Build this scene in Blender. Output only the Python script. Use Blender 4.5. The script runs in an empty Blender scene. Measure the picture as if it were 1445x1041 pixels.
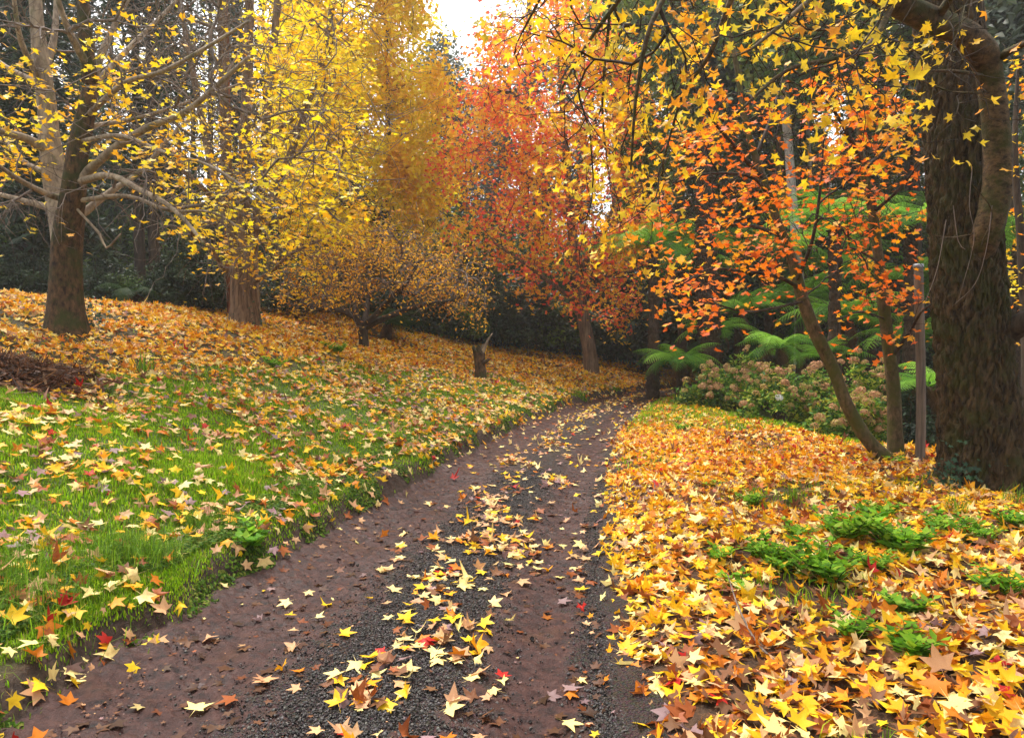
import bpy, math
import numpy as np
from mathutils import Matrix, Vector

rng = np.random.default_rng(11)
scene = bpy.context.scene
COL = scene.collection

# ---------------------------------------------------------------- camera, sky, sun, exposure
F = 963.0                      # focal length in photograph pixels (1445 wide)
CAM = np.array([0.0, 0.0, 1.5])
PITCH = math.atan(30.5 / F)
cam_d = bpy.data.cameras.new("camera")
cam_d.sensor_width = 36.0
cam_d.lens = F / 1445.0 * 36.0
cam_d.clip_end = 2000
cam_d.clip_start = 0.05
cam = bpy.data.objects.new("camera", cam_d)
cam.location = CAM
cam.rotation_euler = (math.radians(90) - PITCH, 0, 0)
COL.objects.link(cam)
scene.camera = cam

SUN_EL, SUN_AZ = math.radians(62), math.radians(-35)   # azimuth measured from +Y towards +X
world = bpy.data.worlds.new("World")
scene.world = world
world.use_nodes = True
wn, wl = world.node_tree.nodes, world.node_tree.links
for n in list(wn):
    wn.remove(n)
sky = wn.new("ShaderNodeTexSky")
sky.sky_type = 'NISHITA'
sky.sun_disc = False
sky.sun_elevation = SUN_EL
sky.sun_rotation = SUN_AZ
sky.air_density = 1.0
sky.dust_density = 4.0
hsv = wn.new("ShaderNodeHueSaturation")
hsv.inputs["Saturation"].default_value = 0.10          # overcast: the cloud layer takes the blue out
bgn = wn.new("ShaderNodeBackground")
bgn.inputs["Strength"].default_value = 0.15
won = wn.new("ShaderNodeOutputWorld")
wl.new(sky.outputs[0], hsv.inputs["Color"])
wl.new(hsv.outputs[0], bgn.inputs["Color"])
wl.new(bgn.outputs[0], won.inputs["Surface"])

sun_d = bpy.data.lights.new("sun", 'SUN')
sun_d.energy = 1.5
sun_d.angle = math.radians(12)
sun_d.color = (1.0, 0.94, 0.84)
sun = bpy.data.objects.new("sun", sun_d)
sd = Vector((math.sin(SUN_AZ) * math.cos(SUN_EL), math.cos(SUN_AZ) * math.cos(SUN_EL), math.sin(SUN_EL)))
sun.rotation_euler = (-sd).to_track_quat('-Z', 'Y').to_euler()
COL.objects.link(sun)

scene.view_settings.view_transform = 'Standard'
scene.view_settings.look = 'None'
scene.view_settings.gamma = 1
scene.view_settings.exposure = 1.4
scene.render.engine = 'CYCLES'
scene.cycles.use_adaptive_sampling = False
scene.cycles.denoising_prefilter = 'NONE'
scene.cycles.max_bounces = 6
scene.cycles.diffuse_bounces = 4
scene.cycles.transmission_bounces = 4
scene.cycles.glossy_bounces = 2
scene.cycles.volume_bounces = 1
scene.cycles.volume_step_rate = 8
scene.cycles.caustics_reflective = False
scene.cycles.caustics_refractive = False

# ---------------------------------------------------------------- small maths helpers
def lin(*c):
    c = np.array(c, float) / 255.0
    return np.where(c <= 0.04045, c / 12.92, ((c + 0.055) / 1.055) ** 2.4)

def sstep(a, b, x):
    t = np.clip((x - a) / (b - a), 0, 1)
    return t * t * (3 - 2 * t)

class Noise:
    """smooth pseudo noise from a few random sines, about -1..1"""
    def __init__(self, seed, wave, n=7, dim=3):
        r = np.random.default_rng(seed)
        d = r.normal(size=(n, dim)); d /= np.linalg.norm(d, axis=1)[:, None]
        self.k = d * (2 * np.pi / (wave * r.uniform(0.6, 1.7, n)))[:, None]
        self.p = r.uniform(0, 6.28, n); self.n = n
    def __call__(self, p):
        return np.sin(p @ self.k.T + self.p).sum(1) / (self.n ** 0.5) / 0.9

def ray(px, py):
    u = (np.asarray(px, float) - 722.5) / F; v = (520.5 - np.asarray(py, float)) / F
    s, c = math.sin(PITCH), math.cos(PITCH)
    return np.stack([u, v * s + c, v * c - s], -1)

def P(px, py, Y):
    d = ray(px, py)
    return CAM + d * (np.asarray(Y, float) / d[..., 1])[..., None]

def proj(p):
    q = np.asarray(p) - CAM
    s, c = math.sin(PITCH), math.cos(PITCH)
    f = q[:, 1] * c - q[:, 2] * s
    up = q[:, 1] * s + q[:, 2] * c
    f = np.where(f < 0.05, 0.05, f)
    return 722.5 + F * q[:, 0] / f, 520.5 - F * up / f, f

def in_poly(px, py, poly):
    poly = np.array(poly, float); ins = np.zeros(len(px), bool)
    j = len(poly) - 1
    for i in range(len(poly)):
        xi, yi = poly[i]; xj, yj = poly[j]
        c = ((yi > py) != (yj > py)) & (px < (xj - xi) * (py - yi) / (yj - yi + 1e-9) + xi)
        ins ^= c; j = i
    return ins

def in_region(poly, n, ya, yb, r=None):
    """n points in the cone of an outline between two depths"""
    r = r or rng
    poly = np.array(poly, float); lo, hi = poly.min(0), poly.max(0)
    out = []
    while sum(map(len, out)) < n:
        q = r.uniform(lo, hi, (n * 2, 2)); q = q[in_poly(q[:, 0], q[:, 1], poly)]
        out.append(q)
    q = np.concatenate(out)[:n]
    return P(q[:, 0], q[:, 1], r.uniform(ya, yb, n))

# ---------------------------------------------------------------- terrain shape
_yl = np.array([-60, -4, 2.8, 3.3, 4.07, 5.25, 6.6, 7.4, 9.3, 11.5, 14.2, 18.5, 22.2, 25, 28, 32, 40, 60, 300])
_xl = np.array([-2.9, -2.1, -1.90, -1.84, -1.69, -1.48, -1.2, -1.03, -0.68, -0.15, 0.56, 1.85, 3.65, 5.4, 7.8, 11.4, 19, 38, 270])
_yr = np.array([-60, -4, 2.63, 3.2, 4.13, 5.8, 7.77, 10.6, 13.25, 17.6, 22.2, 25, 28, 32, 40, 60, 300])
_xr = np.array([-.5, .3, .42, .48, .57, .78, 1.12, 1.62, 2.2, 3.45, 5.2, 7.0, 9.6, 13.3, 21, 40, 273])
_yy = np.linspace(-60, 300, 7201)
def _sm(a, k=25):
    pad = np.concatenate([np.full(k, a[0]), a, np.full(k, a[-1])])
    return np.convolve(pad, np.ones(2 * k + 1) / (2 * k + 1), 'valid')
_XL, _XR = _sm(np.interp(_yy, _yl, _xl)), _sm(np.interp(_yy, _yr, _xr))
_SL = np.gradient(_XL, _yy)
def path_l(y): return np.interp(y, _yy, _XL)
def path_r(y): return np.interp(y, _yy, _XR)
def path_c(y): return 1 / np.sqrt(1 + np.interp(y, _yy, _SL) ** 2)

n_big = Noise(1, 9.0, dim=2); n_mid = Noise(2, 1.6, dim=2); n_small = Noise(3, 0.35, dim=2); n_edge = Noise(4, 0.7, dim=2)

def lip_x(y):
    """where the right verge breaks off towards the gully"""
    return np.maximum(np.interp(y, [-60, 8.2, 9.6, 10.6, 12, 30], [7.4, 7.0, 6.3, 5.4, 5.2, 4.7]), path_r(y) + 0.55)

def H(x, y):
    x = np.asarray(x, float); y = np.asarray(y, float)
    sh = x.shape; x = x.ravel(); y = y.ravel(); q = np.stack([x, y], 1)
    c = path_c(y)
    e = 0.05 * n_edge(q)
    dl = (path_l(y) - x) * c + e
    dr = (x - path_r(y)) * c + e * 0.6
    bank = 0.13 + 0.05 * np.clip((y - 2.5) / 3, 0, 1)
    m = np.clip(dl - 0.12, 0, None)
    slope = np.where(m < 8.3, 0.275 * m, 0.275 * 8.3 + 0.06 * (np.minimum(m, 60) - 8.3))
    left = bank * sstep(-0.02, 0.17, dl) + slope * (0.75 + 0.25 * sstep(0, 2, m))
    left += (0.035 * n_mid(q) + 0.008 * n_small(q)) * sstep(0.1, 0.8, dl) + 0.10 * n_big(q) * sstep(1.5, 6, dl)
    lip = lip_x(y)
    drop = x - lip
    right = 0.05 * sstep(0, 0.35, dr) + (0.03 * n_mid(q) + 0.008 * n_small(q)) * sstep(0.15, 0.8, dr)
    right -= 0.10 * sstep(-0.8, 0, drop) + 0.75 * sstep(0, 2.4, drop)
    right += 0.10 * n_big(q) * sstep(2, 8, drop) + np.clip(drop - 14, 0, 80) * 0.10
    z = np.where(dl > 0, left, np.where(dr > 0, right, 0.0))
    inside = (dl <= 0) & (dr <= 0)
    z = np.where(inside, -0.07 * sstep(-.01, .14, np.minimum(-dl, -dr)), z)
    return z.reshape(sh)

def Hp(xy):
    return H(xy[:, 0], xy[:, 1])

def ground_px(px, py, ymin=2.0, ymax=70.0):
    """the point of the ground seen at a place of the photograph"""
    ys = np.linspace(ymin, ymax, 3400)
    p = P(np.full_like(ys, px), np.full_like(ys, py), ys)
    d = p[:, 2] - Hp(p[:, :2])
    k = np.where(d < 0)[0]
    if len(k) == 0:
        k = [int(np.argmin(np.abs(d)))]
    q = p[k[0]]
    return np.array([q[0], q[1], float(H(q[0], q[1]))])

def normals(xy):
    e = 0.04
    dx = (H(xy[:, 0] + e, xy[:, 1]) - H(xy[:, 0] - e, xy[:, 1])) / (2 * e)
    dy = (H(xy[:, 0], xy[:, 1] + e) - H(xy[:, 0], xy[:, 1] - e)) / (2 * e)
    n = np.stack([-dx, -dy, np.ones(len(xy))], 1)
    return n / np.linalg.norm(n, axis=1)[:, None]

# ---------------------------------------------------------------- mesh and object helpers
def new_mesh(name, v, f, mat, col=None, smooth=True, **attrs):
    """v (n,3); f (m,3) or (m,4)"""
    v = np.ascontiguousarray(v, np.float32); f = np.ascontiguousarray(f, np.int32)
    me = bpy.data.meshes.new(name)
    me.vertices.add(len(v)); me.vertices.foreach_set("co", v.ravel())
    k = f.shape[1]
    me.loops.add(f.size); me.loops.foreach_set("vertex_index", f.ravel())
    me.polygons.add(len(f)); me.polygons.foreach_set("loop_start", np.arange(0, f.size, k, dtype=np.int32))
    if smooth:
        me.polygons.foreach_set("use_smooth", np.ones(len(f), bool))
    me.update(calc_edges=True)
    if col is not None:
        a = me.attributes.new("col", 'FLOAT_COLOR', 'POINT')
        c4 = np.ones((len(v), 4), np.float32); c4[:, :3] = col
        a.data.foreach_set("color", c4.ravel())
    for an, av in attrs.items():
        a = me.attributes.new(an, 'FLOAT', 'POINT'); a.data.foreach_set("value", np.ascontiguousarray(av, np.float32))
    me.materials.append(mat)
    return me

def link(name, me, parent=None, loc=(0, 0, 0)):
    o = bpy.data.objects.new(name, me); o.location = loc; COL.objects.link(o)
    if parent is not None:
        o.parent = parent
    return o

def tag(o, label=None, cat=None, group=None, kind=None):
    if label: o["label"] = label
    if cat: o["category"] = cat
    if group: o["group"] = group
    if kind: o["kind"] = kind
    return o

def thing(name, label, cat, loc, group=None, rz=0.0):
    o = bpy.data.objects.new(name, None); o.location = loc; o.rotation_euler = (0, 0, rz)
    o.empty_display_size = 0.2
    COL.objects.link(o)
    return tag(o, label, cat, group)

def dup(root, loc, rz=0.0, scale=(1, 1, 1), label=None, group=None):
    r = root.copy(); COL.objects.link(r); r.location = loc; r.rotation_euler = (0, 0, rz); r.scale = scale
    if label: r["label"] = label
    if group: r["group"] = group
    for ch in list(root.children):
        c = ch.copy(); COL.objects.link(c); c.parent = r
        for g in list(ch.children):
            d = g.copy(); COL.objects.link(d); d.parent = c
    return r

def cat_parts(parts):
    """join (v,f) or (v,f,col) tuples"""
    vs, fs, cs, o = [], [], [], 0
    for p in parts:
        vs.append(p[0]); fs.append(p[1] + o); o += len(p[0])
        if len(p) > 2: cs.append(p[2])
    return np.concatenate(vs), np.concatenate(fs), (np.concatenate(cs) if cs else None)

# ---------------------------------------------------------------- materials
def nodemat(name):
    m = bpy.data.materials.new(name); m.use_nodes = True
    nt = m.node_tree
    b = nt.nodes["Principled BSDF"]
    return m, nt.nodes, nt.links, b

def noise_node(N, L, scale, coord, detail=4, rough=0.6, stretch=None):
    t = N.new("ShaderNodeTexNoise"); t.inputs["Scale"].default_value = scale
    t.inputs["Detail"].default_value = detail; t.inputs["Roughness"].default_value = rough
    if stretch:
        mp = N.new("ShaderNodeMapping"); mp.inputs["Scale"].default_value = stretch
        L.new(coord, mp.inputs[0]); coord = mp.outputs[0]
    L.new(coord, t.inputs["Vector"])
    return t.outputs["Fac"]

def ramp(N, L, fac, stops):
    r = N.new("ShaderNodeValToRGB"); e = r.color_ramp.elements
    while len(e) < len(stops): e.new(0.5)
    for k, (p, c) in enumerate(stops):
        e[k].position = p; e[k].color = (c[0], c[1], c[2], 1) if hasattr(c, '__len__') else (c, c, c, 1)
    L.new(fac, r.inputs[0])
    return r.outputs[0]

def mixc(N, L, fac, a, b, mode='MIX'):
    m = N.new("ShaderNodeMix"); m.data_type = 'RGBA'; m.blend_type = mode
    for s, x in ((m.inputs[0], fac), (m.inputs[6], a), (m.inputs[7], b)):
        if hasattr(x, 'default_value') or hasattr(x, 'is_linked'): L.new(x, s)
        elif hasattr(x, '__len__'): s.default_value = (x[0], x[1], x[2], 1)
        else: s.default_value = x
    return m.outputs[2]

def bump(N, L, h, strength, dist, base):
    b = N.new("ShaderNodeBump"); b.inputs["Strength"].default_value = strength; b.inputs["Distance"].default_value = dist
    L.new(h, b.inputs["Height"]); L.new(b.outputs[0], base.inputs["Normal"])
    return b

def leaf_material(name, transl=0.35, rough=0.5, spots=0.0, spec=0.4, tgain=1.25):
    m, N, L, b = nodemat(name)
    a = N.new("ShaderNodeAttribute"); a.attribute_name = "col"
    colr = a.outputs["Color"]
    if spots > 0:
        tc = N.new("ShaderNodeTexCoord")
        f = noise_node(N, L, 38, tc.outputs["Object"], 3, 0.7)
        f = ramp(N, L, f, [(0.42, 0.0), (0.72, 1.0)])
        mul = N.new("ShaderNodeMath"); mul.operation = 'MULTIPLY'; mul.inputs[1].default_value = spots
        L.new(f, mul.inputs[0])
        colr = mixc(N, L, mul.outputs[0], colr, (0.62, 0.42, 0.30), 'MULTIPLY')
    L.new(colr, b.inputs["Base Color"])
    b.inputs["Roughness"].default_value = rough
    b.inputs["Specular IOR Level"].default_value = spec
    if transl > 0:
        t = N.new("ShaderNodeBsdfTranslucent")
        g = mixc(N, L, 1.0, colr, (tgain, tgain, tgain), 'MULTIPLY')
        L.new(g, t.inputs["Color"])
        mx = N.new("ShaderNodeMixShader"); mx.inputs[0].default_value = transl
        L.new(b.outputs[0], mx.inputs[1]); L.new(t.outputs[0], mx.inputs[2])
        L.new(mx.outputs[0], N["Material Output"].inputs["Surface"])
    return m

def bark_material(name, dark, light, moss=None, moss_amt=0.5, scale=9, stretch=0.18, bump_d=0.02, band=0.0, lichen=None):
    m, N, L, b = nodemat(name)
    tc = N.new("ShaderNodeTexCoord"); oc = tc.outputs["Object"]
    f1 = noise_node(N, L, scale, oc, 6, 0.7, (1, 1, stretch))
    f2 = noise_node(N, L, 1.7, oc, 4, 0.6)
    c = mixc(N, L, ramp(N, L, f1, [(0.36, 0.0), (0.64, 1.0)]), dark, light)
    if lichen is not None:
        f4 = noise_node(N, L, 6.0, oc, 5, 0.65)
        c = mixc(N, L, ramp(N, L, f4, [(0.56, 0.0), (0.64, 0.8)]), c, lichen)
    if moss is not None:
        f3 = noise_node(N, L, 2.6, oc, 6, 0.7)
        lo = 0.72 - 0.42 * moss_amt
        c = mixc(N, L, ramp(N, L, f3, [(lo, 0.0), (lo + 0.14, 0.9)]), c, moss)
    c = mixc(N, L, 0.5, c, ramp(N, L, f2, [(0.3, 0.55), (0.7, 1.0)]), 'MULTIPLY')
    L.new(c, b.inputs["Base Color"])
    b.inputs["Roughness"].default_value = 0.85
    b.inputs["Specular IOR Level"].default_value = 0.25
    bump(N, L, f1, 0.9, bump_d, b)
    return m

def giant_bark():
    m, N, L, b = nodemat("giant_furrowed_bark")
    tc = N.new("ShaderNodeTexCoord"); oc = tc.outputs["Object"]
    mp = N.new("ShaderNodeMapping"); mp.inputs["Scale"].default_value = (1, 1, .16); L.new(oc, mp.inputs[0])
    dn = N.new("ShaderNodeTexNoise"); dn.inputs["Scale"].default_value = 5; dn.inputs["Detail"].default_value = 4; L.new(mp.outputs[0], dn.inputs["Vector"])
    ad = mixc(N, L, .12, mp.outputs[0], dn.outputs["Color"], 'ADD')
    v = N.new("ShaderNodeTexVoronoi"); v.feature = 'DISTANCE_TO_EDGE'; v.inputs["Scale"].default_value = 15; L.new(ad, v.inputs["Vector"])
    fiss = ramp(N, L, v.outputs["Distance"], [(.0, 0.0), (.22, 1.0)])
    f1 = noise_node(N, L, 30, oc, 6, .75, (1, 1, .3)); f2 = noise_node(N, L, 1.9, oc, 6, .65, (1, 1, .5)); f3 = noise_node(N, L, 60, oc, 4, .7)
    c = mixc(N, L, ramp(N, L, f1, [(.35, 0.0), (.68, 1.0)]), (.030, .018, .008), (.20, .115, .045))
    moss = mixc(N, L, f3, (.018, .020, .003), (.105, .105, .010))
    c = mixc(N, L, ramp(N, L, f2, [(.27, 0.0), (.44, .94)]), c, moss)
    c = mixc(N, L, fiss, (.008, .006, .004), c)
    L.new(c, b.inputs["Base Color"]); b.inputs["Roughness"].default_value = .9; b.inputs["Specular IOR Level"].default_value = .15
    h = N.new("ShaderNodeMath"); h.operation = 'ADD'; L.new(fiss, h.inputs[0]); L.new(f1, h.inputs[1])
    bump(N, L, h.outputs[0], 1.0, .05, b)
    return m
B_GIANT = giant_bark()

M_STAR = leaf_material("autumn_leaf", 0.42, 0.5, spots=0.4, spec=.25)
M_LITTER = leaf_material("leaf_litter", 0.20, 0.5, spots=0.6, spec=0.15)
M_FAR = leaf_material("crown_leaf", 0.42, 0.6, spec=.2)
M_GREEN = leaf_material("evergreen_leaf", 0.20, 0.50, spec=0.4)
M_FERN = leaf_material("fern_leaf", 0.4, 0.55, spec=0.15)
M_GRASS = leaf_material("grass_blade", 0.4, 0.6, spec=0.15)
M_FLOWER = leaf_material("dried_flower", 0.25, 0.7, spec=0.2)

MOSS = (0.045, 0.055, 0.010)
B_MAPLE = bark_material("mossy_maple_bark", (0.016, 0.010, 0.006), (0.17, 0.095, 0.045), MOSS, 0.60, 18, 0.45, 0.03)
B_PALE = bark_material("pale_maple_bark", (0.16, 0.115, 0.08), (0.46, 0.36, 0.26), (0.10, 0.11, 0.03), 0.38, 9, 0.35, 0.01)
B_TWIG = bark_material("grey_twig", (0.10, 0.075, 0.062), (0.27, 0.205, 0.165), None, 0, 14, 0.4, 0.004)
B_DARK = bark_material("dark_bark", (0.018, 0.013, 0.010), (0.085, 0.06, 0.042), (0.035, 0.045, 0.010), 0.4, 11, 0.16, 0.02)
B_GIANT = bark_material("furrowed_mossy_bark", (0.010, 0.007, 0.004), (0.120, 0.075, 0.034), (0.040, 0.042, 0.006), 0.60, 26, 0.16, 0.05)
B_GUM = bark_material("sweetgum_limb_bark", (0.022, 0.015, 0.008), (0.165, 0.105, 0.05), (0.045, 0.05, 0.008), 0.58, 14, 1.6, 0.02)
B_SLIM = bark_material("slim_trunk_bark", (0.035, 0.026, 0.014), (0.17, 0.125, 0.07), (0.07, 0.078, 0.016), 0.70, 22, 0.5, 0.010)
B_BROWN = bark_material("brown_stringy_bark", (0.075, 0.045, 0.028), (0.29, 0.185, 0.115), (0.08, 0.085, 0.03), 0.25, 14, 0.12, 0.02)
B_RED = bark_material("red_cedar_bark", (0.11, 0.035, 0.016), (0.36, 0.12, 0.05), None, 0, 16, 0.1, 0.02)
B_WHITE = bark_material("white_gum_bark", (0.34, 0.30, 0.28), (0.66, 0.62, 0.60), None, 0, 7, 0.25, 0.006, lichen=(0.22, 0.18, 0.15))
B_FERN = bark_material("fern_trunk_fibre", (0.018, 0.011, 0.007), (0.095, 0.055, 0.030), (0.03, 0.04, 0.01), 0.3, 22, 0.5, 0.05)

# ---------------------------------------------------------------- leaf shapes
def star_leaf(notch=0.47, ring=True, wide=15, stem=True, lobes=((-28, .66), (32, .95), (90, 1.05), (148, .95), (208, .66))):
    pts = [(-90, 0.14)]
    for i, (a, l) in enumerate(lobes):
        pts += [(a - wide, 0.64 * l), (a, l), (a + wide, 0.64 * l)]
        if i < 4:
            pts.append(((a + lobes[i + 1][0]) / 2, notch))
    o = np.array([[r * math.cos(math.radians(a)), r * math.sin(math.radians(a)), 0] for a, r in pts])
    n = len(o); c = np.zeros((1, 3)); f = []
    if ring:
        v = np.concatenate([c, o * 0.5, o])
        for i in range(n):
            j = (i + 1) % n
            f += [(0, 1 + i, 1 + j), (1 + i, 1 + n + i, 1 + n + j), (1 + i, 1 + n + j, 1 + j)]
    else:
        v = np.concatenate([c, o]); f = [(0, 1 + i, 1 + (i + 1) % n) for i in range(n)]
    if stem:
        k = len(v)
        v = np.concatenate([v, [[-.018, -.12, 0], [.018, -.12, 0], [.05, -.95, -.10]]]); f.append((k, k + 2, k + 1))
    return v, np.array(f)

def simple_star():
    a = [-90, -28, 2, 32, 61, 90, 119, 148, 178, 208]; r = [.16, .70, .50, .95, .52, 1.05, .52, .95, .50, .70]
    o = np.array([[q * math.cos(math.radians(t)), q * math.sin(math.radians(t)), 0] for t, q in zip(a, r)])
    v = np.concatenate([np.zeros((1, 3)), o])
    return v, np.array([(0, 1 + i, 1 + (i + 1) % 10) for i in range(10)])

def oval_leaf(w=0.42):
    v = np.array([[0, -1, 0], [w, -.1, 0], [0, 1, 0], [-w, -.1, 0], [0, 0, -.12]])
    return v, np.array([(0, 1, 4), (1, 2, 4), (2, 3, 4), (3, 0, 4)])

def diamond(w=0.55):
    v = np.array([[0, -1, .0], [w, 0, .12], [0, 1, 0], [-w, 0, .12]])
    return v, np.array([(0, 1, 2), (0, 2, 3)])

STAR_N = star_leaf(); STAR_M = star_leaf(ring=False, stem=False); STAR_F = simple_star()
MAPLE_M = star_leaf(notch=.62, ring=False, wide=17, stem=True, lobes=((-28, .72), (32, .92), (90, 1.0), (148, .92), (208, .72)))
OVAL = oval_leaf(); DIAM = diamond()

def basis(nrm, ang):
    """rotation matrices whose z axis is nrm, turned by ang"""
    n = nrm / np.linalg.norm(nrm, axis=1)[:, None]
    up = np.where(np.abs(n[:, 2:3]) < 0.9, [[0, 0, 1.0]], [[1.0, 0, 0]])
    x = np.cross(up, n); x /= np.linalg.norm(x, axis=1)[:, None]
    y = np.cross(n, x)
    c, s = np.cos(ang)[:, None], np.sin(ang)[:, None]
    return np.stack([x * c + y * s, -x * s + y * c, n], 2)

def scatter(tmpl, pos, R, size, col, curl=0.25, r=None):
    """copies of a leaf shape, every one bent its own way, as one (v, f, col)"""
    r = r or rng
    tv, tf = tmpl; N, n = len(pos), len(tv)
    lx, ly = tv[:, 0][None], tv[:, 1][None]
    rr = lx ** 2 + ly ** 2
    curl = np.broadcast_to(np.asarray(curl, float).reshape(-1, 1), (N, 1)); k1 = r.normal(0, 1, (N, 1)) * curl; k2 = r.normal(0.3, 1.0, (N, 1)) * curl; k3 = r.normal(0, .6, (N, 1)) * curl; ph = r.uniform(0, 6.28, (N, 1))
    th = np.arctan2(ly, lx)
    z = tv[:, 2][None] + k1 * ly * np.abs(ly) + k2 * np.abs(lx) * 1.0 + k3 * rr * np.sin(2 * th + ph)
    asp = r.uniform(.85, 1.15, (N, 1))
    loc = np.stack([np.broadcast_to(lx * asp, (N, n)), np.broadcast_to(ly, (N, n)), z], 2) * size[:, None, None]
    v = np.einsum('nij,nkj->nki', R, loc) + pos[:, None, :]
    f = tf[None] + (np.arange(N) * n)[:, None, None]
    c = np.repeat(col, n, 0)
    return v.reshape(-1, 3), f.reshape(-1, 3), c

def palette(cols, w, n, r=None, jit=0.18):
    r = r or rng
    cols = np.array(cols); w = np.array(w, float)
    idx = r.choice(len(cols), n, p=w / w.sum())
    c = cols[idx] * r.uniform(1 - jit, 1 + jit, (n, 1)) * r.uniform(1 - jit * .4, 1 + jit * .4, (n, 3))
    return np.clip(c, 0.002, 0.92), idx

# ---------------------------------------------------------------- branches
def spline(pts, rad, step):
    """smooth resampled polyline with radii (Catmull-Rom)"""
    pts = np.array(pts, float); rad = np.array(rad, float)
    if len(pts) == 2:
        pts = np.array([pts[0], pts.mean(0), pts[1]]); rad = np.array([rad[0], rad.mean(), rad[1]])
    q = np.vstack([2 * pts[0] - pts[1], pts, 2 * pts[-1] - pts[-2]])
    out, ro = [], []
    for i in range(len(pts) - 1):
        p0, p1, p2, p3 = q[i:i + 4]
        n = max(1, int(round(np.linalg.norm(p2 - p1) / step)))
        for t in np.arange(n) / n:
            out.append(.5 * ((2 * p1) + (-p0 + p2) * t + (2 * p0 - 5 * p1 + 4 * p2 - p3) * t * t + (-p0 + 3 * p1 - 3 * p2 + p3) * t ** 3))
            ro.append(rad[i] * (1 - t) + rad[i + 1] * t)
    out.append(pts[-1]); ro.append(rad[-1])
    return np.array(out), np.array(ro)

def tube(pts, rad, sides, rough=0.0, cap=True, seed=0):
    pts = np.asarray(pts, float); rad = np.asarray(rad, float)
    n = len(pts)
    t = np.gradient(pts, axis=0); t /= np.linalg.norm(t, axis=1)[:, None] + 1e-9
    ref = np.array([1.0, 0.2, 0.0]) if abs(t[0][2]) > .7 else np.array([0, 0, 1.0])
    x = np.cross(np.broadcast_to(ref, t.shape), t); ln = np.linalg.norm(x, axis=1)[:, None]
    x = x / np.where(ln < 1e-4, 1, ln); y = np.cross(t, x)
    a = np.arange(sides) * 2 * np.pi / sides
    r = rad[:, None] * np.ones((1, sides))
    if rough:
        k = np.random.default_rng(seed)
        zz = np.cumsum(np.r_[0, np.linalg.norm(np.diff(pts, axis=0), axis=1)])[:, None]
        m = 0
        for q in (2, 3, 5, 8):
            m = m + k.uniform(.4, 1) / q * 1.6 * np.sin(q * a[None] + k.uniform(0, 6) + zz * k.uniform(.5, 2.5) * (1 if k.random() < .5 else -1) / max(rad.max(), .05) * .35)
        r = r * (1 + rough * m)
    v = pts[:, None] + r[..., None] * (np.cos(a)[None, :, None] * x[:, None] + np.sin(a)[None, :, None] * y[:, None])
    i = np.arange(n - 1)[:, None] * sides; j = np.arange(sides)[None]; j2 = (j + 1) % sides
    A, B, C, D = i + j, i + j2, i + sides + j2, i + sides + j
    f = np.concatenate([np.stack([A, B, C], 2).reshape(-1, 3), np.stack([A, C, D], 2).reshape(-1, 3)])
    v = v.reshape(-1, 3)
    if cap:
        k = len(v); v = np.vstack([v, pts[-1:]])
        b = (n - 1) * sides
        f = np.vstack([f, np.stack([b + np.arange(sides), b + (np.arange(sides) + 1) % sides, np.full(sides, k)], 1)])
    return v, f

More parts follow.
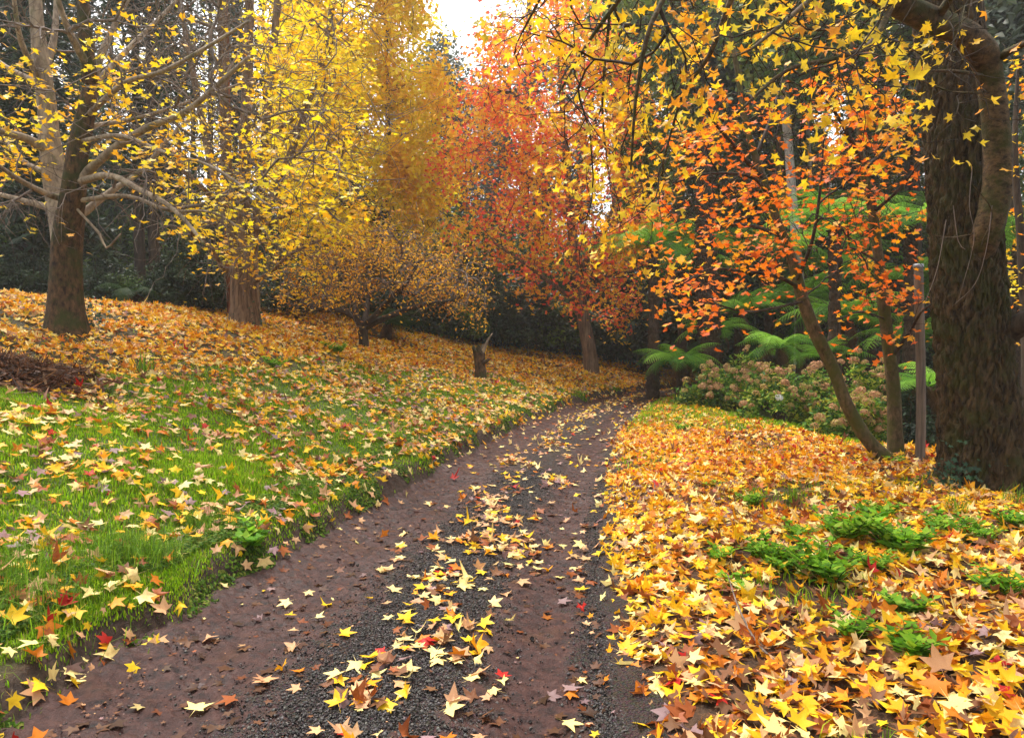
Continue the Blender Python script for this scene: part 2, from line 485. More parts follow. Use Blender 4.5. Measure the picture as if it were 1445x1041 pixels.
class Grow:
    """a skeleton: given stems plus twigs grown from them towards points"""
    def __init__(self, step=0.22, cap=90000):
        self.p = np.zeros((cap, 3)); self.d = np.zeros((cap, 3)); self.par = np.full(cap, -1); self.rmin = np.zeros(cap)
        self.grp = np.zeros(cap, int); self.n = 0; self.step = step
    def stem(self, pts, rad, grp=0, attach=True, step=None):
        pts, rad = spline(pts, rad, step or self.step)
        if grp == 2:                             # every limb gets a number of its own
            self.nl = getattr(self, 'nl', 19) + 1; grp = self.nl
        par = -1
        if attach and self.n:
            par = int(np.argmin(np.linalg.norm(self.p[:self.n] - pts[0], axis=1)))
        for k in range(len(pts)):
            i = self.n; self.p[i] = pts[k]; self.par[i] = par; self.rmin[i] = rad[k]; self.grp[i] = grp
            self.d[i] = pts[min(k + 1, len(pts) - 1)] - pts[max(k - 1, 0)]; self.d[i] /= np.linalg.norm(self.d[i]) + 1e-9
            par = i; self.n += 1
        return self
    def reach(self, targets, r, grp=9, zmin=None, sag=0.0, wig=0.05, back=0.7, order=True, stiff=0.45):
        t = np.array(targets, float)
        if order:
            d0 = np.array([np.min(np.linalg.norm(self.p[:self.n:2] - q, axis=1)) for q in t]); t = t[np.argsort(d0)]
        for q in t:
            P_, D_ = self.p[:self.n], self.d[:self.n]
            w = q - P_; dist = np.linalg.norm(w, axis=1) + 1e-6
            cosv = (w * D_).sum(1) / dist
            cost = dist * (1 + back * (1 - cosv))
            if zmin is not None: cost = cost + np.where(P_[:, 2] < zmin, 50, 0)
            k = int(np.argmin(cost)); L = dist[k]
            if L < self.step * .5: continue
            m = max(2, int(L / self.step)); a, dr = self.p[k].copy(), self.d[k]
            c = a + (dr * stiff + w[k] / L * (1 - stiff)) * L * .5 + np.array([0, 0, sag * L])
            par = k
            for s in range(1, m + 1):
                u = s / m
                x = a * (1 - u) ** 2 + 2 * c * u * (1 - u) + q * u * u
                if s < m: x = x + r.normal(0, wig * self.step, 3)
                i = self.n; self.p[i] = x; self.par[i] = par; self.grp[i] = grp
                v = x - self.p[par]; self.d[i] = v / (np.linalg.norm(v) + 1e-9)
                par = i; self.n += 1
            if self.n > len(self.p) - 400: break
        return self
    def finish(self, tip=0.004, power=2.3):
        n = self.n; acc = np.zeros(n); par = self.par[:n]; big = np.full(n, -1); bigv = np.zeros(n)
        R = np.zeros(n)
        for i in range(n - 1, -1, -1):
            rr = max(acc[i], tip ** power)
            R[i] = max(rr ** (1 / power), self.rmin[i])
            if self.rmin[i] > 0: R[i] = self.rmin[i]
            if par[i] >= 0:
                acc[par[i]] += rr
                pri = rr + (1e3 if self.rmin[i] > 0 and self.grp[i] == self.grp[par[i]] and i == par[i] + 1 else 0)
                if pri > bigv[par[i]]: bigv[par[i]] = pri; big[par[i]] = i
        for i in range(n):                       # a twig never thicker than what carries it
            if par[i] >= 0 and self.rmin[i] == 0: R[i] = min(R[i], R[par[i]] * .95)
        self.R = R; self.big = big
        return self
    def chains(self):
        n, par = self.n, self.par
        start = [i for i in range(n) if par[i] < 0 or self.big[par[i]] != i]
        for s in start:
            c = [s]
            while self.big[c[-1]] >= 0: c.append(self.big[c[-1]])
            yield s, c
    def mesh(self, groups=None, rough_over=0.05):
        parts = []
        for s, c in self.chains():
            if groups is not None and self.grp[s] not in groups: continue
            p = self.p[c]; r = self.R[c].copy()
            if self.par[s] >= 0:
                p = np.vstack([self.p[self.par[s]], p]); r = np.r_[min(r[0] * 1.15, self.R[self.par[s]]), r]
            if len(p) < 2: continue
            rm = r.max()
            sides = 14 if rm > .2 else 10 if rm > .07 else 6 if rm > .025 else 4 if rm > .010 else 3
            parts.append(tube(p, r, sides, 0.07 if rm > rough_over else 0, True, s))
        return cat_parts(parts)[:2]
    def tips(self, rmax):
        k = np.where((self.R[:self.n] < rmax) & (self.rmin[:self.n] == 0))[0]
        return self.p[k], self.d[k]

def foliage(pos, dirs, k, keep, size, cols, tmpl, r, spread=.12, tilt=.6, droop=.25, szj=.25, curl=.22, flat=1.0):
    """leaves round the given twig points; keep(pos)->probability; cols(pos)->colour"""
    # k: how many leaves the whole crown gets (a number over 100), or how many per twig point
    if k > 100:
        pk = np.clip(keep(pos), 1e-6, 1); i = r.choice(len(pos), int(k), p=pk / pk.sum()); keep = lambda p: np.ones(len(p))
    else:
        i = np.repeat(np.arange(len(pos)), k)
    q = pos[i] + r.normal(0, spread, (len(i), 3)) * [1, 1, flat] + np.array([0, 0, -droop * spread])
    m = r.random(len(q)) < keep(q); q = q[m]; d = dirs[i][m]
    n = np.array([0, 0, 1.0]) + r.normal(0, tilt, (len(q), 3)) + d * np.array([.3, .3, 0])
    R = basis(n, r.uniform(0, 6.28, len(q)))
    s = size * r.uniform(1 - szj, 1 + szj, len(q))
    return scatter(tmpl, q, R, s, cols(q), curl, r)

def put(name, part, base, mat, parent, smooth=True):
    v, f = part[0] - base, part[1]
    c = part[2] if len(part) > 2 else None
    return link(name, new_mesh(name, v, f, mat, c, smooth), parent)

def flare(rad, z, amt, h):
    return rad * (1 + amt * np.exp(-np.clip(z, 0, None) / h))

# ================================================================ the setting: ground, track, grass
def axis(*segs):
    out = []
    for a, b, s in segs:
        out.append(np.arange(a, b, s))
    return np.unique(np.concatenate(out + [[segs[-1][1]]]))

gx = axis((-250, -60, 15), (-60, -24, 3), (-24, -9, .35), (-9, 7, .06), (7, 16, .35), (16, 60, 3), (60, 400, 17))
gy = axis((-60, -6, 6), (-6, 1.5, .5), (1.5, 9, .055), (9, 26, .12), (26, 44, .5), (44, 90, 4), (90, 420, 20))
GX, GY = np.meshgrid(gx, gy)
GZ = H(GX, GY)
nx, ny = len(gx), len(gy)
gi = (np.arange(ny - 1)[:, None] * nx + np.arange(nx - 1)[None]).ravel()
gf = np.stack([gi, gi + 1, gi + nx + 1, gi + nx], 1)
gv = np.stack([GX, GY, GZ], 2).reshape(-1, 3)

def side_left(xy):
    return (path_l(xy[:, 1]) - xy[:, 0]) * path_c(xy[:, 1])
def side_right(xy):
    return (xy[:, 0] - path_r(xy[:, 1])) * path_c(xy[:, 1])

# where the lawn is thick with fallen leaves (upper slope) and where grass shows, as regions of the ground
_lit_x = [-400, 0, 130, 300, 420, 500, 600, 700, 800, 850, 930]
_lit_y = [545, 543, 538, 528, 514, 516, 522, 538, 556, 556, 546]
def litter_zone(p):
    px, py, f = proj(p)
    return sstep(14, -16, py - np.interp(px, _lit_x, _lit_y) + 9 * n_mid(p[:, :2])) 

g_dl, g_dr = side_left(gv[:, :2]), side_right(gv[:, :2])
near = (gv[:, 1] > 1) & (gv[:, 1] < 40)
lz = np.zeros(len(gv)); lz[near] = litter_zone(gv[near])
soil = sstep(.40, .10, g_dl + .08 * n_edge(gv[:, :2])) * (g_dl > -.2)
grassy = sstep(.1, .5, g_dl) * (1 - .8 * lz) * (gv[:, 1] < 40) + .6 * (g_dr > .1) * (gv[:, 1] < 30) * (gv[:, 1] > 11)

m, N, L, b = nodemat("ground_soil")
tc = N.new("ShaderNodeTexCoord"); oc = tc.outputs["Object"]
def attr(N, nm):
    a = N.new("ShaderNodeAttribute"); a.attribute_name = nm; return a.outputs["Fac"]
f1 = noise_node(N, L, 22, oc, 7, .7); f2 = noise_node(N, L, 1.3, oc, 5, .6); f3 = noise_node(N, L, 90, oc, 4, .7)
mulch = ramp(N, L, f1, [(.3, (.020, .012, .007)), (.5, (.07, .036, .018)), (.72, (.16, .075, .028))])
green = ramp(N, L, f1, [(.3, (.03, .05, .006)), (.6, (.10, .16, .014)), (.8, (.16, .15, .03))])
earth = ramp(N, L, f1, [(.3, (.022, .014, .010)), (.55, (.060, .034, .022)), (.8, (.11, .062, .040))])
c = mixc(N, L, attr(N, "grassy"), mulch, green)
c = mixc(N, L, attr(N, "soil"), c, earth)
L.new(c, b.inputs["Base Color"]); b.inputs["Roughness"].default_value = .8; b.inputs["Specular IOR Level"].default_value = .3
bump(N, L, f1, .9, .05, b)
M_GROUND = m
tag(link("ground", new_mesh("ground", gv, gf, M_GROUND, soil=soil, grassy=np.clip(grassy, 0, 1))), kind='structure')

# the track: two muddy wheel ruts with a gravel crown between them
ty = axis((-6, 2, .25), (2, 9, .016), (9, 18, .05), (18, 70, .25)); ts = np.linspace(-.075, 1.075, 150)
TS, TY = np.meshgrid(ts, ty)
TX = path_l(TY) + (path_r(TY) - path_l(TY)) * TS
q = np.stack([TX, TY], 2).reshape(-1, 2); s_ = TS.ravel(); y_ = TY.ravel()
n_rut = Noise(21, 1.1, dim=2); n_lump = Noise(22, .16, 9, dim=2); n_grit = Noise(23, .05, 9, dim=2)
sw = s_ + .025 * n_rut(q)
gravel = sstep(.30, .46, sw + .05 * n_lump(q)) * sstep(.78, .66, sw + .05 * n_lump(q)) + .9 * sstep(.90, .97, sw + .03 * n_lump(q))
gravel = np.clip(gravel + .25 * n_lump(q) * (gravel > .1), 0, 1)
tz = .022 * np.exp(-((s_ - .55) / .15) ** 2) - .030 * np.exp(-((s_ - .83) / .085) ** 2) - .028 * np.exp(-((s_ - .20) / .12) ** 2)
tz += (1 - gravel) * (.0065 * n_lump(q) + .0050 * n_grit(q) * (y_ < 9)) + .006 * n_rut(q)
tz += .03 * sstep(.06, -.03, s_) + .02 * sstep(.97, 1.05, s_)
nx, ny = len(ts), len(ty)
gi = (np.arange(ny - 1)[:, None] * nx + np.arange(nx - 1)[None]).ravel()
m, N, L, b = nodemat("muddy_track")
tc = N.new("ShaderNodeTexCoord"); oc = tc.outputs["Object"]
f1 = noise_node(N, L, 16, oc, 8, .7); f2 = noise_node(N, L, 2.2, oc, 5, .6)
mp = N.new("ShaderNodeTexVoronoi"); mp.inputs["Scale"].default_value = 95; L.new(oc, mp.inputs["Vector"])
mud = ramp(N, L, f1, [(.34, (.008, .003, .0024)), (.50, (.040, .0145, .0115)), (.75, (.082, .034, .025))])
mud = mixc(N, L, ramp(N, L, f2, [(.56, 0.0), (.74, .5)]), mud, (.115, .055, .026))
stone = mixc(N, L, mp.outputs["Distance"], (.064, .046, .040), (.018, .012, .010))
stone = mixc(N, L, .35, stone, mp.outputs["Color"], 'SOFT_LIGHT')
ga = attr(N, "gravel")
L.new(mixc(N, L, ga, mud, stone), b.inputs["Base Color"])
rr = ramp(N, L, f2, [(.35, .40), (.65, .75)])
L.new(rr, b.inputs["Roughness"]); b.inputs["Specular IOR Level"].default_value = .22
hh = N.new("ShaderNodeMix"); L.new(ga, hh.inputs[0]); L.new(f1, hh.inputs[2]); L.new(mp.outputs["Distance"], hh.inputs[3])
bump(N, L, hh.outputs[0], .9, .022, b)
tag(link("track", new_mesh("track", np.stack([TX.ravel(), y_, tz], 1), np.stack([gi, gi + 1, gi + nx + 1, gi + nx], 1), m, gravel=gravel)), kind='structure')
def track_z(xy):
    s = (xy[:, 0] - path_l(xy[:, 1])) / (path_r(xy[:, 1]) - path_l(xy[:, 1]))
    return .022 * np.exp(-((s - .55) / .15) ** 2) - .030 * np.exp(-((s - .83) / .085) ** 2) - .028 * np.exp(-((s - .20) / .12) ** 2) + .006 * n_rut(xy), s

# loose stones on the gravel crown
r = np.random.default_rng(5)
ico = np.array([[0, 0, 1], [.9, 0, .3], [.28, .85, .3], [-.72, .53, .3], [-.72, -.53, .3], [.28, -.85, .3], [.72, .53, -.4], [-.28, .85, -.4], [-.9, 0, -.4], [-.28, -.85, -.4], [.72, -.53, -.4]])
icf = np.array([(0, 1, 2), (0, 2, 3), (0, 3, 4), (0, 4, 5), (0, 5, 1), (1, 6, 2), (2, 7, 3), (3, 8, 4), (4, 9, 5), (5, 10, 1), (2, 6, 7), (3, 7, 8), (4, 8, 9), (5, 9, 10), (1, 10, 6)])
nst = 60000
yy = 2.2 + 6 * r.random(nst) ** 1.8
ss = np.where(r.random(nst) < .80, r.normal(.55, .105, nst), np.where(r.random(nst) < .6, r.normal(.97, .03, nst), r.random(nst)))
xy = np.stack([path_l(yy) + (path_r(yy) - path_l(yy)) * ss, yy], 1)
z, _ = track_z(xy)
sz = np.minimum(r.gamma(2.2, .0014, nst) + .0018, .012)
R = basis(r.normal(size=(nst, 3)), r.uniform(0, 6.28, nst))
lv = ico[None] * (1 + r.normal(0, .18, (nst, 11, 1))) * np.stack([np.ones(nst), r.uniform(.6, 1, nst), r.uniform(.45, .9, nst)], 1)[:, None]
v = np.einsum('nij,nkj->nki', R, lv) * sz[:, None, None] + np.concatenate([xy, (z + sz * .25)[:, None]], 1)[:, None]
cc = np.repeat(r.uniform(.02, .09, (nst, 1)) * np.array([1, .86, .79]) * r.uniform(.9, 1.1, (nst, 3)), 11, 0)
M_STONE = leaf_material("gravel_stone", 0, .6, spec=.4)
tag(link("gravel", new_mesh("gravel", v.reshape(-1, 3), (icf[None] + (np.arange(nst) * 11)[:, None, None]).reshape(-1, 3), M_STONE, cc, False)), kind='stuff')

# grass
def blades(xy, h, w, col, r, lean=.5, segs=2):
    n = len(xy); z = Hp(xy); a = r.uniform(0, 6.28, n)
    d = np.stack([np.cos(a), np.sin(a), np.zeros(n)], 1); s = np.stack([-d[:, 1], d[:, 0], np.zeros(n)], 1)
    l = np.abs(r.normal(0, lean, n))[:, None]
    p0 = np.concatenate([xy, z[:, None] - .004], 1)
    up = np.array([0, 0, 1.0]); h = h[:, None]; w = w[:, None]
    p1 = p0 + up * h * .55 + d * h * l * .25
    p2 = p0 + up * h * np.clip(1 - .28 * l, .3, 1) + d * h * l * .9
    v = np.stack([p0 - s * w, p0 + s * w, p1 - s * w * .8, p1 + s * w * .8, p2], 1)
    f = np.array([(0, 1, 3), (0, 3, 2), (2, 3, 4)])[None] + (np.arange(n) * 5)[:, None, None]
    return v.reshape(-1, 3), f.reshape(-1, 3), np.repeat(col, 5, 0)

GREENS = [(.20, .35, .008), (.29, .46, .012), (.10, .20, .008), (.38, .50, .025), (.38, .29, .10)]
def grass_on_left(n, ya, yb, seed):
    r = np.random.default_rng(seed)
    u = r.random(n)
    y = ya * (yb / ya) ** u if ya > 0 else ya + (yb - ya) * u
    x = path_l(y) - r.random(n) * np.minimum(.82 * y + 1.2, 9) - .02
    xy = np.stack([x, y], 1); p = np.concatenate([xy, Hp(xy)[:, None]], 1)
    px, py, _ = proj(p); dl = side_left(xy)
    ok = (px > -60) & (px < 1000) & (py < 1110)
    dens = (1 - .93 * litter_zone(p)) * sstep(.0, .22, dl + .08 * n_edge(xy)) * (.62 + .5 * n_mid(xy))
    ok &= r.random(n) < np.clip(dens, .02 + .33 * (dl > .3) * (1 - litter_zone(p)), 1)
    return xy[ok], y[ok], dl[ok], r
parts = []
for n, ya, yb, sd_ in ((420000, 2.1, 6.5, 31), (300000, 6.5, 22, 32)):
    xy, y, dl, r = grass_on_left(n, ya, yb, sd_)
    tall = np.clip(n_edge(xy * .8 + 3), 0, 1.5)
    h = (.022 + .028 * r.random(len(y)) + .035 * tall * r.random(len(y)) * (y < 9)) * np.where(dl < .5, .8, 1)
    w = .0016 + .00042 * y
    c, _ = palette(GREENS, [5, 4, 4, 2, 1.0], len(y), r, .3)
    parts.append(blades(xy, h, w, c, r))
v, f, c = cat_parts(parts)
tag(link("lawn_grass", new_mesh("lawn_grass", v, f, M_GRASS, c)), kind='stuff')

# low creeping plants on the cut face of the bank
r = np.random.default_rng(41); n = 70000
y = 2.2 * (17 / 2.2) ** r.random(n); dl0 = np.abs(r.normal(.34, .20, n))
xy = np.stack([path_l(y) - dl0 / path_c(y), y], 1)
ok = (n_edge(xy * 1.3 + 9) + .35 * n_mid(xy * 2) > .0 - .5 * (dl0 > .3)); xy, y = xy[ok], y[ok]
pos = np.concatenate([xy, (Hp(xy) + r.uniform(.004, .035, len(y)))[:, None]], 1)
c, _ = palette([(.07, .15, .012), (.13, .22, .02), (.22, .24, .04), (.045, .10, .010)], [3, 3, 2, 2], len(y), r)
v, f, c = scatter(DIAM, pos, basis(normals(xy) + r.normal(0, .35, (len(y), 3)), r.uniform(0, 6.28, len(y))), (.006 + .009 * r.random(len(y))) * (1 + .06 * y), c, .15, r)
tag(link("bank_creepers", new_mesh("bank_creepers", v, f, M_GRASS, c)), kind='stuff')

# thin grass strip along the lip and blades between the leaves on the right
r = np.random.default_rng(43); n = 90000
y = 2.4 * (22 / 2.4) ** r.random(n); x = path_r(y) + r.random(n) * 6.6
xy = np.stack([x, y], 1); lip = lip_x(y)
dd = np.where(y > 8.6, sstep(1.3, .2, lip - x) * sstep(-1.6, -.5, lip - x) * 1.4 + 1.0 * sstep(10.5, 14, y), 0) + .28 * sstep(.5, 1.1, n_mid(xy * .8 + 5))
dd *= sstep(.02, .2, side_right(xy))
ok = r.random(n) < dd; xy, y = xy[ok], y[ok]
c, _ = palette(GREENS, [5, 5, 2, 2, .5], len(y), r, .25)
v, f, c = blades(xy, .05 + .06 * r.random(len(y)), .0016 + .00045 * y, c, r)
tag(link("verge_grass", new_mesh("verge_grass", v, f, M_GRASS, c)), kind='stuff')
# ================================================================ trees
def px_path(spec, Y0):
    """[(px, py, depth offset)] -> points"""
    return np.array([P(a[0], a[1], Y0 + (a[2] if len(a) > 2 else 0.0)) for a in spec])

def px_r(w, Y): return .5 * w / F * Y     # a width in photograph pixels as a radius

def clump(seed, wave, lo, hi, pmax=1.0, pmin=0.0):
    nz = Noise(seed, wave)
    return lambda p: pmin + (pmax - pmin) * sstep(lo, hi, nz(p))

def blend_cols(seed, cols, wave=2.0, jit=.2, sharp=1.6):
    """colours that drift through a crown from one clump to the next"""
    nz = Noise(seed, wave); cols = np.array(cols)
    rr_ = np.random.default_rng(seed)
    def f(p):
        t = np.clip(.5 + .5 * nz(p) + rr_.normal(0, .22, len(p)), 0, .9999) * len(cols)
        c = cols[t.astype(int)]
        return np.clip(c * rr_.uniform(1 - jit, 1 + jit, (len(p), 1)) * rr_.uniform(.93, 1.07, (len(p), 3)), .003, .92)
    return f

def tree(name, label, base, g, mats, crown, mcrown, group=None, cat="tree", groups=None):
    """g: Grow; mats: [(part name, set of groups, material)]; crown: (v, f, col) or None"""
    t = thing(name, label, cat, base, group)
    for pn, gs, mt in mats:
        if pn == "limb":                                    # each limb a mesh of its own
            for k in range(20, getattr(g, 'nl', 19) + 1):
                v, f = g.mesh({k}); put(pn, (v, f), base, mt, t)
            continue
        has = [1 for s, c in g.chains() if g.grp[s] in gs]
        if has:
            v, f = g.mesh(gs); put(pn, (v, f), base, mt, t)
    if crown is not None:
        put("crown", crown, base, mcrown, t, False)
    return t

# ---- the forked maple at the left
r = np.random.default_rng(101)
b = ground_px(95, 462); Y = b[1]
g = Grow(.16)
w = lambda px: px_r(px, Y)
tr = px_path([(95, 486), (95, 462), (94, 440), (94, 415), (94, 380), (95, 345), (99, 305)], Y)
g.stem(tr, [w(74), w(58), w(49), w(44), w(40), w(39), w(37)], 0)
g.stem(px_path([(95, 345), (100, 300, -.15), (104, 265, -.25), (109, 220, -.3), (118, 175, -.3), (127, 130, -.3), (122, 70, -.3), (117, 0, -.3), (113, -90, -.3)], Y), [w(36), w(33), w(29), w(26), w(24), w(22), w(18), w(15), w(9)], 0)
g.stem(px_path([(93, 350), (86, 300, .25), (78, 250, .4), (71, 200, .45), (66, 150, .5), (57, 80, .5), (50, 0, .5), (44, -100, .5)], Y), [w(34), w(34), w(32), w(29), w(25), w(21), w(17), w(9)], 1)
limbs = [
    ([(113, 262, -.25), (126, 240, -.4), (168, 205, -.8), (207, 181, -1.1), (262, 158, -1.4), (318, 110, -1.6), (352, 80, -1.8)], 13, 4),
    ([(113, 305, -.1), (150, 275, .3), (200, 240, .8), (248, 185, 1.2), (290, 150, 1.5), (340, 70, 1.8)], 11, 3),
    ([(112, 256, -.3), (155, 248, -.9), (197, 268, -1.3), (232, 286, -1.7), (262, 312, -2.0), (288, 345, -2.2)], 10, 3),
    ([(113, 283, -.2), (180, 277, -.6), (238, 297, -.9), (300, 300, -1.2), (350, 330, -1.4)], 7, 2),
    ([(96, 283, -.1), (62, 272, -.5), (18, 248, -1.0), (-50, 200, -1.6)], 10, 4),
    ([(84, 298, .2), (40, 285, .4), (-50, 262, .8)], 12, 5),
    ([(74, 214, .4), (38, 196, .1), (0, 185, -.3), (-60, 170, -.6)], 15, 6),
    ([(66, 130, .5), (42, 112, .6), (10, 95, .8), (-40, 60, 1.0)], 11, 4),
    ([(59, 110, .5), (75, 60, .8), (80, 0, 1.1), (84, -80, 1.3)], 12, 5),
    ([(58, 118, .5), (30, 60, .0), (20, 0, -.3), (12, -60, -.5)], 9, 4),
    ([(127, 135, -.3), (138, 90, -.1), (160, 40, .2), (186, -10, .5)], 13, 5),
    ([(124, 95, -.3), (100, 50, -.7), (82, 0, -1.0), (70, -60, -1.2)], 11, 4),
    ([(122, 165, -.3), (175, 118, -.9), (232, 100, -1.4), (300, 62, -1.8), (352, 30, -2.0)], 8, 3),
    ([(118, 180, -.3), (200, 165, .5), (300, 132, 1.2), (400, 96, 1.8)], 7, 2),
    ([(112, 200, -.3), (170, 192, -1.0), (232, 215, -1.6), (300, 236, -2.0), (382, 292, -2.3)], 7, 2),
    ([(104, 290, -.2), (140, 330, -.5), (150, 350, -.6), (170, 330, -.8)], 4, 2),
    ([(78, 250, .3), (20, 215, .9), (-40, 120, 1.4)], 8, 3),
    ([(128, 125, -.3), (190, 60, .6), (250, 0, 1.2), (290, -60, 1.6)], 9, 3),
]
for sp, w0, w1 in limbs:
    g.stem(px_path(sp, Y), np.linspace(w(w0), w(w1), len(sp)), 2)
prim = np.concatenate([in_region([(150, 110), (300, 40), (470, 80), (480, 250), (400, 330), (300, 350), (250, 320), (170, 300)], 150, Y - 2.4, Y + 2.4, r),
                       in_region([(-60, -60), (100, -60), (60, 300), (-60, 330)], 70, Y - 2, Y + 2, r),
                       in_region([(90, -80), (330, -80), (330, 40), (140, 140)], 70, Y - 2, Y + 2, r)])
g.reach(prim, r, zmin=b[2] + 1.6, sag=-.02, wig=.14)
sec = np.repeat(prim, 9, 0) + r.normal(0, .55, (len(prim) * 9, 3)) * [1, 1, .5]
g.reach(sec, r, zmin=b[2] + 1.6, sag=-.05, wig=.14)
g.finish(.0046, 2.6)
tp, td = g.tips(.014)
nzl = Noise(7, .75)
def keep(p):
    px, py, _ = proj(p)
    lay_ = nzl(p * [.7, .7, 1.9])
    base_ = .03 + .34 * in_poly(px, py, [(-99, 60), (180, 70), (215, 220), (100, 230), (-99, 250)]) + .26 * in_poly(px, py, [(220, 150), (500, 180), (500, 400), (300, 370), (200, 240)]) + .16 * in_poly(px, py, [(330, 0), (520, 0), (520, 180), (330, 140)])
    return np.clip(base_ * 2.4 * sstep(.15, .5, lay_), 0, 1)
cr = foliage(tp, td, 2500, keep, .064, blend_cols(8, [(.78, .42, .014), (.88, .60, .012), (.92, .70, .015), (.82, .62, .03)], 1.2), MAPLE_M, r, .13, .35, .9)
T1 = tree("maple_tree", "big forked maple at the left with bare pale limbs and few yellow leaves", b, g,
          [("trunk", {0}, B_MAPLE), ("trunk_fork", {1}, B_PALE), ("limb", {2}, B_PALE), ("twig", {9}, B_TWIG)], cr, M_STAR)

# ---- the stout many-stemmed maple behind it
r = np.random.default_rng(102)
b = ground_px(345, 458); Y = b[1]; w = lambda px: px_r(px, Y); g = Grow(.22)
g.stem(px_path([(347, 476), (345, 430), (343, 395), (341, 370)], Y), [w(54), w(38), w(35), w(37)], 0)
for sp, w0, w1 in [([(338, 375), (328, 330), (318, 200, -.3), (312, 0, -.4), (306, -120, -.4)], 18, 8), ([(342, 370), (346, 200, .3), (352, 0, .4), (350, -120, .5)], 20, 9),
                   ([(345, 375), (362, 320), (374, 200), (392, 0), (400, -110)], 17, 7), ([(340, 372), (300, 240, .8), (268, 80, 1.2), (240, -80, 1.5)], 13, 6), ([(346, 360), (405, 230, -.5), (455, 80, -.8), (480, -60, -1)], 12, 5)]:
    g.stem(px_path(sp, Y), np.linspace(w(w0), w(w1), len(sp)), 0)
for sp, w0, w1 in [([(334, 395), (312, 375, -.4), (298, 350, -.8), (270, 330, -1.2)], 9, 4), ([(354, 400), (382, 384, -.4), (408, 360, -.8), (450, 340, -1.2)], 7, 3),
                   ([(345, 330), (410, 300, -1), (470, 250, -2)], 8, 3), ([(325, 300), (280, 260, -1), (230, 220, -1.6)], 8, 3), ([(352, 230), (420, 180, 1), (480, 100, 2)], 8, 3), ([(372, 200), (430, 150, -1), (470, 60, -2)], 7, 3)]:
    g.stem(px_path(sp, Y), np.linspace(w(w0), w(w1), len(sp)), 2)
prim = in_region([(215, -60), (500, -60), (520, 120), (490, 260), (450, 370), (390, 400), (300, 380), (240, 330), (205, 180)], 260, Y - 3.0, Y + 2.0, r)
g.reach(prim, r, zmin=b[2] + 1.2, wig=.12)
sec = np.repeat(prim, 8, 0) + r.normal(0, .65, (len(prim) * 8, 3)) * [1, 1, .6]
g.reach(sec, r, zmin=b[2] + 1.2, sag=-.03, wig=.14)
g.finish(.0066, 2.6)
tp, td = g.tips(.020); nz2 = Noise(17, 1.1)
def keep(p):
    px, py, _ = proj(p)
    base_ = .02 + .5 * in_poly(px, py, [(385, 30), (520, -60), (520, 420), (400, 420), (370, 240)]) + .10 * in_poly(px, py, [(280, 80), (400, 40), (400, 240), (300, 240)]) + .22 * in_poly(px, py, [(250, 230), (400, 260), (400, 400), (260, 360)])
    return np.clip(base_ * 1.9 * sstep(.15, .5, nz2(p * [.8, .8, 1.8])), 0, 1)
cr = foliage(tp, td, 5600, keep, .070, blend_cols(18, [(.78, .42, .016), (.88, .60, .012), (.92, .70, .015), (.80, .62, .03)], 1.5), MAPLE_M, r, .16, .4, .8)
tree("maple_tree", "stout many-stemmed maple with twiggy crown on the upper slope", b, g, [("trunk", {0}, B_BROWN), ("limb", {2}, B_BROWN), ("twig", {9}, B_TWIG)], cr, M_STAR)

b = ground_px(326, 444); Y = b[1]; w = lambda px: px_r(px, Y); g = Grow(.4)
g.stem(px_path([(329, 448), (327, 420), (324, 360), (322, 250), (318, 60), (316, -120)], Y), [w(17), w(13), w(12), w(11), w(9), w(6)], 0)
g.finish()
tree("cedar_tree", "slim tree with bright red-brown bark close behind the stout maple", b, g, [("trunk", {0}, B_RED)], None, None)
b = ground_px(364, 456); Y = b[1]; w = lambda px: px_r(px, Y); g = Grow(.3)
g.stem(px_path([(364, 458), (363, 420), (361, 370), (364, 300), (372, 200), (380, 100)], Y), [w(9), w(7), w(7), w(6), w(5), w(3)], 0)
g.finish(); tree("sapling", "thin pale sapling stem just right of the stout maple", b, g, [("trunk", {0}, B_PALE)], None, None)

# ---- the tall golden tree
r = np.random.default_rng(103)
b = ground_px(556, 478, ymin=21); b = np.array([P(556, 470, 27.5)[0], 27.5, float(H(P(556, 470, 27.5)[0], 27.5))]); Y = b[1]; w = lambda px: px_r(px, Y); g = Grow(.35)
g.stem(np.vstack([b, px_path([(556, 420), (553, 330), (548, 200), (545, 60), (542, -120)], Y)]), [w(20), w(15), w(11), w(8), w(6), w(3)], 0)
out = [(455, -140), (600, -140), (606, 0), (618, 90), (622, 190), (640, 262), (632, 320), (560, 345), (470, 330), (410, 290), (385, 180), (400, 100), (380, 10)]
prim = in_region(out, 330, Y - 3.4, Y + 3.0, r)
g.reach(prim, r, zmin=b[2] + 2.8, wig=.12, stiff=.25)
sec = np.repeat(prim, 4, 0) + r.normal(0, .55, (len(prim) * 4, 3)) * [1, 1, .75]
g.reach(sec, r, zmin=b[2] + 2.8, wig=.1)
g.finish(.005, 2.4)
tp, td = g.tips(.02); nz3 = Noise(27, 1.9)
cr = foliage(tp, td, 42000, lambda p: np.clip(.68 * sstep(-.35, .55, nz3(p)), .02, 1), .125, blend_cols(28, [(.80, .48, .016), (.88, .58, .012), (.90, .66, .015), (.92, .72, .03), (.78, .64, .03)], 1.8), OVAL, r, .34, .8, .5)
tree("golden_tree", "tall dense golden yellow tree left of the bright sky gap", b, g, [("trunk", {0}, B_DARK), ("twig", {9}, B_DARK)], cr, M_FAR)

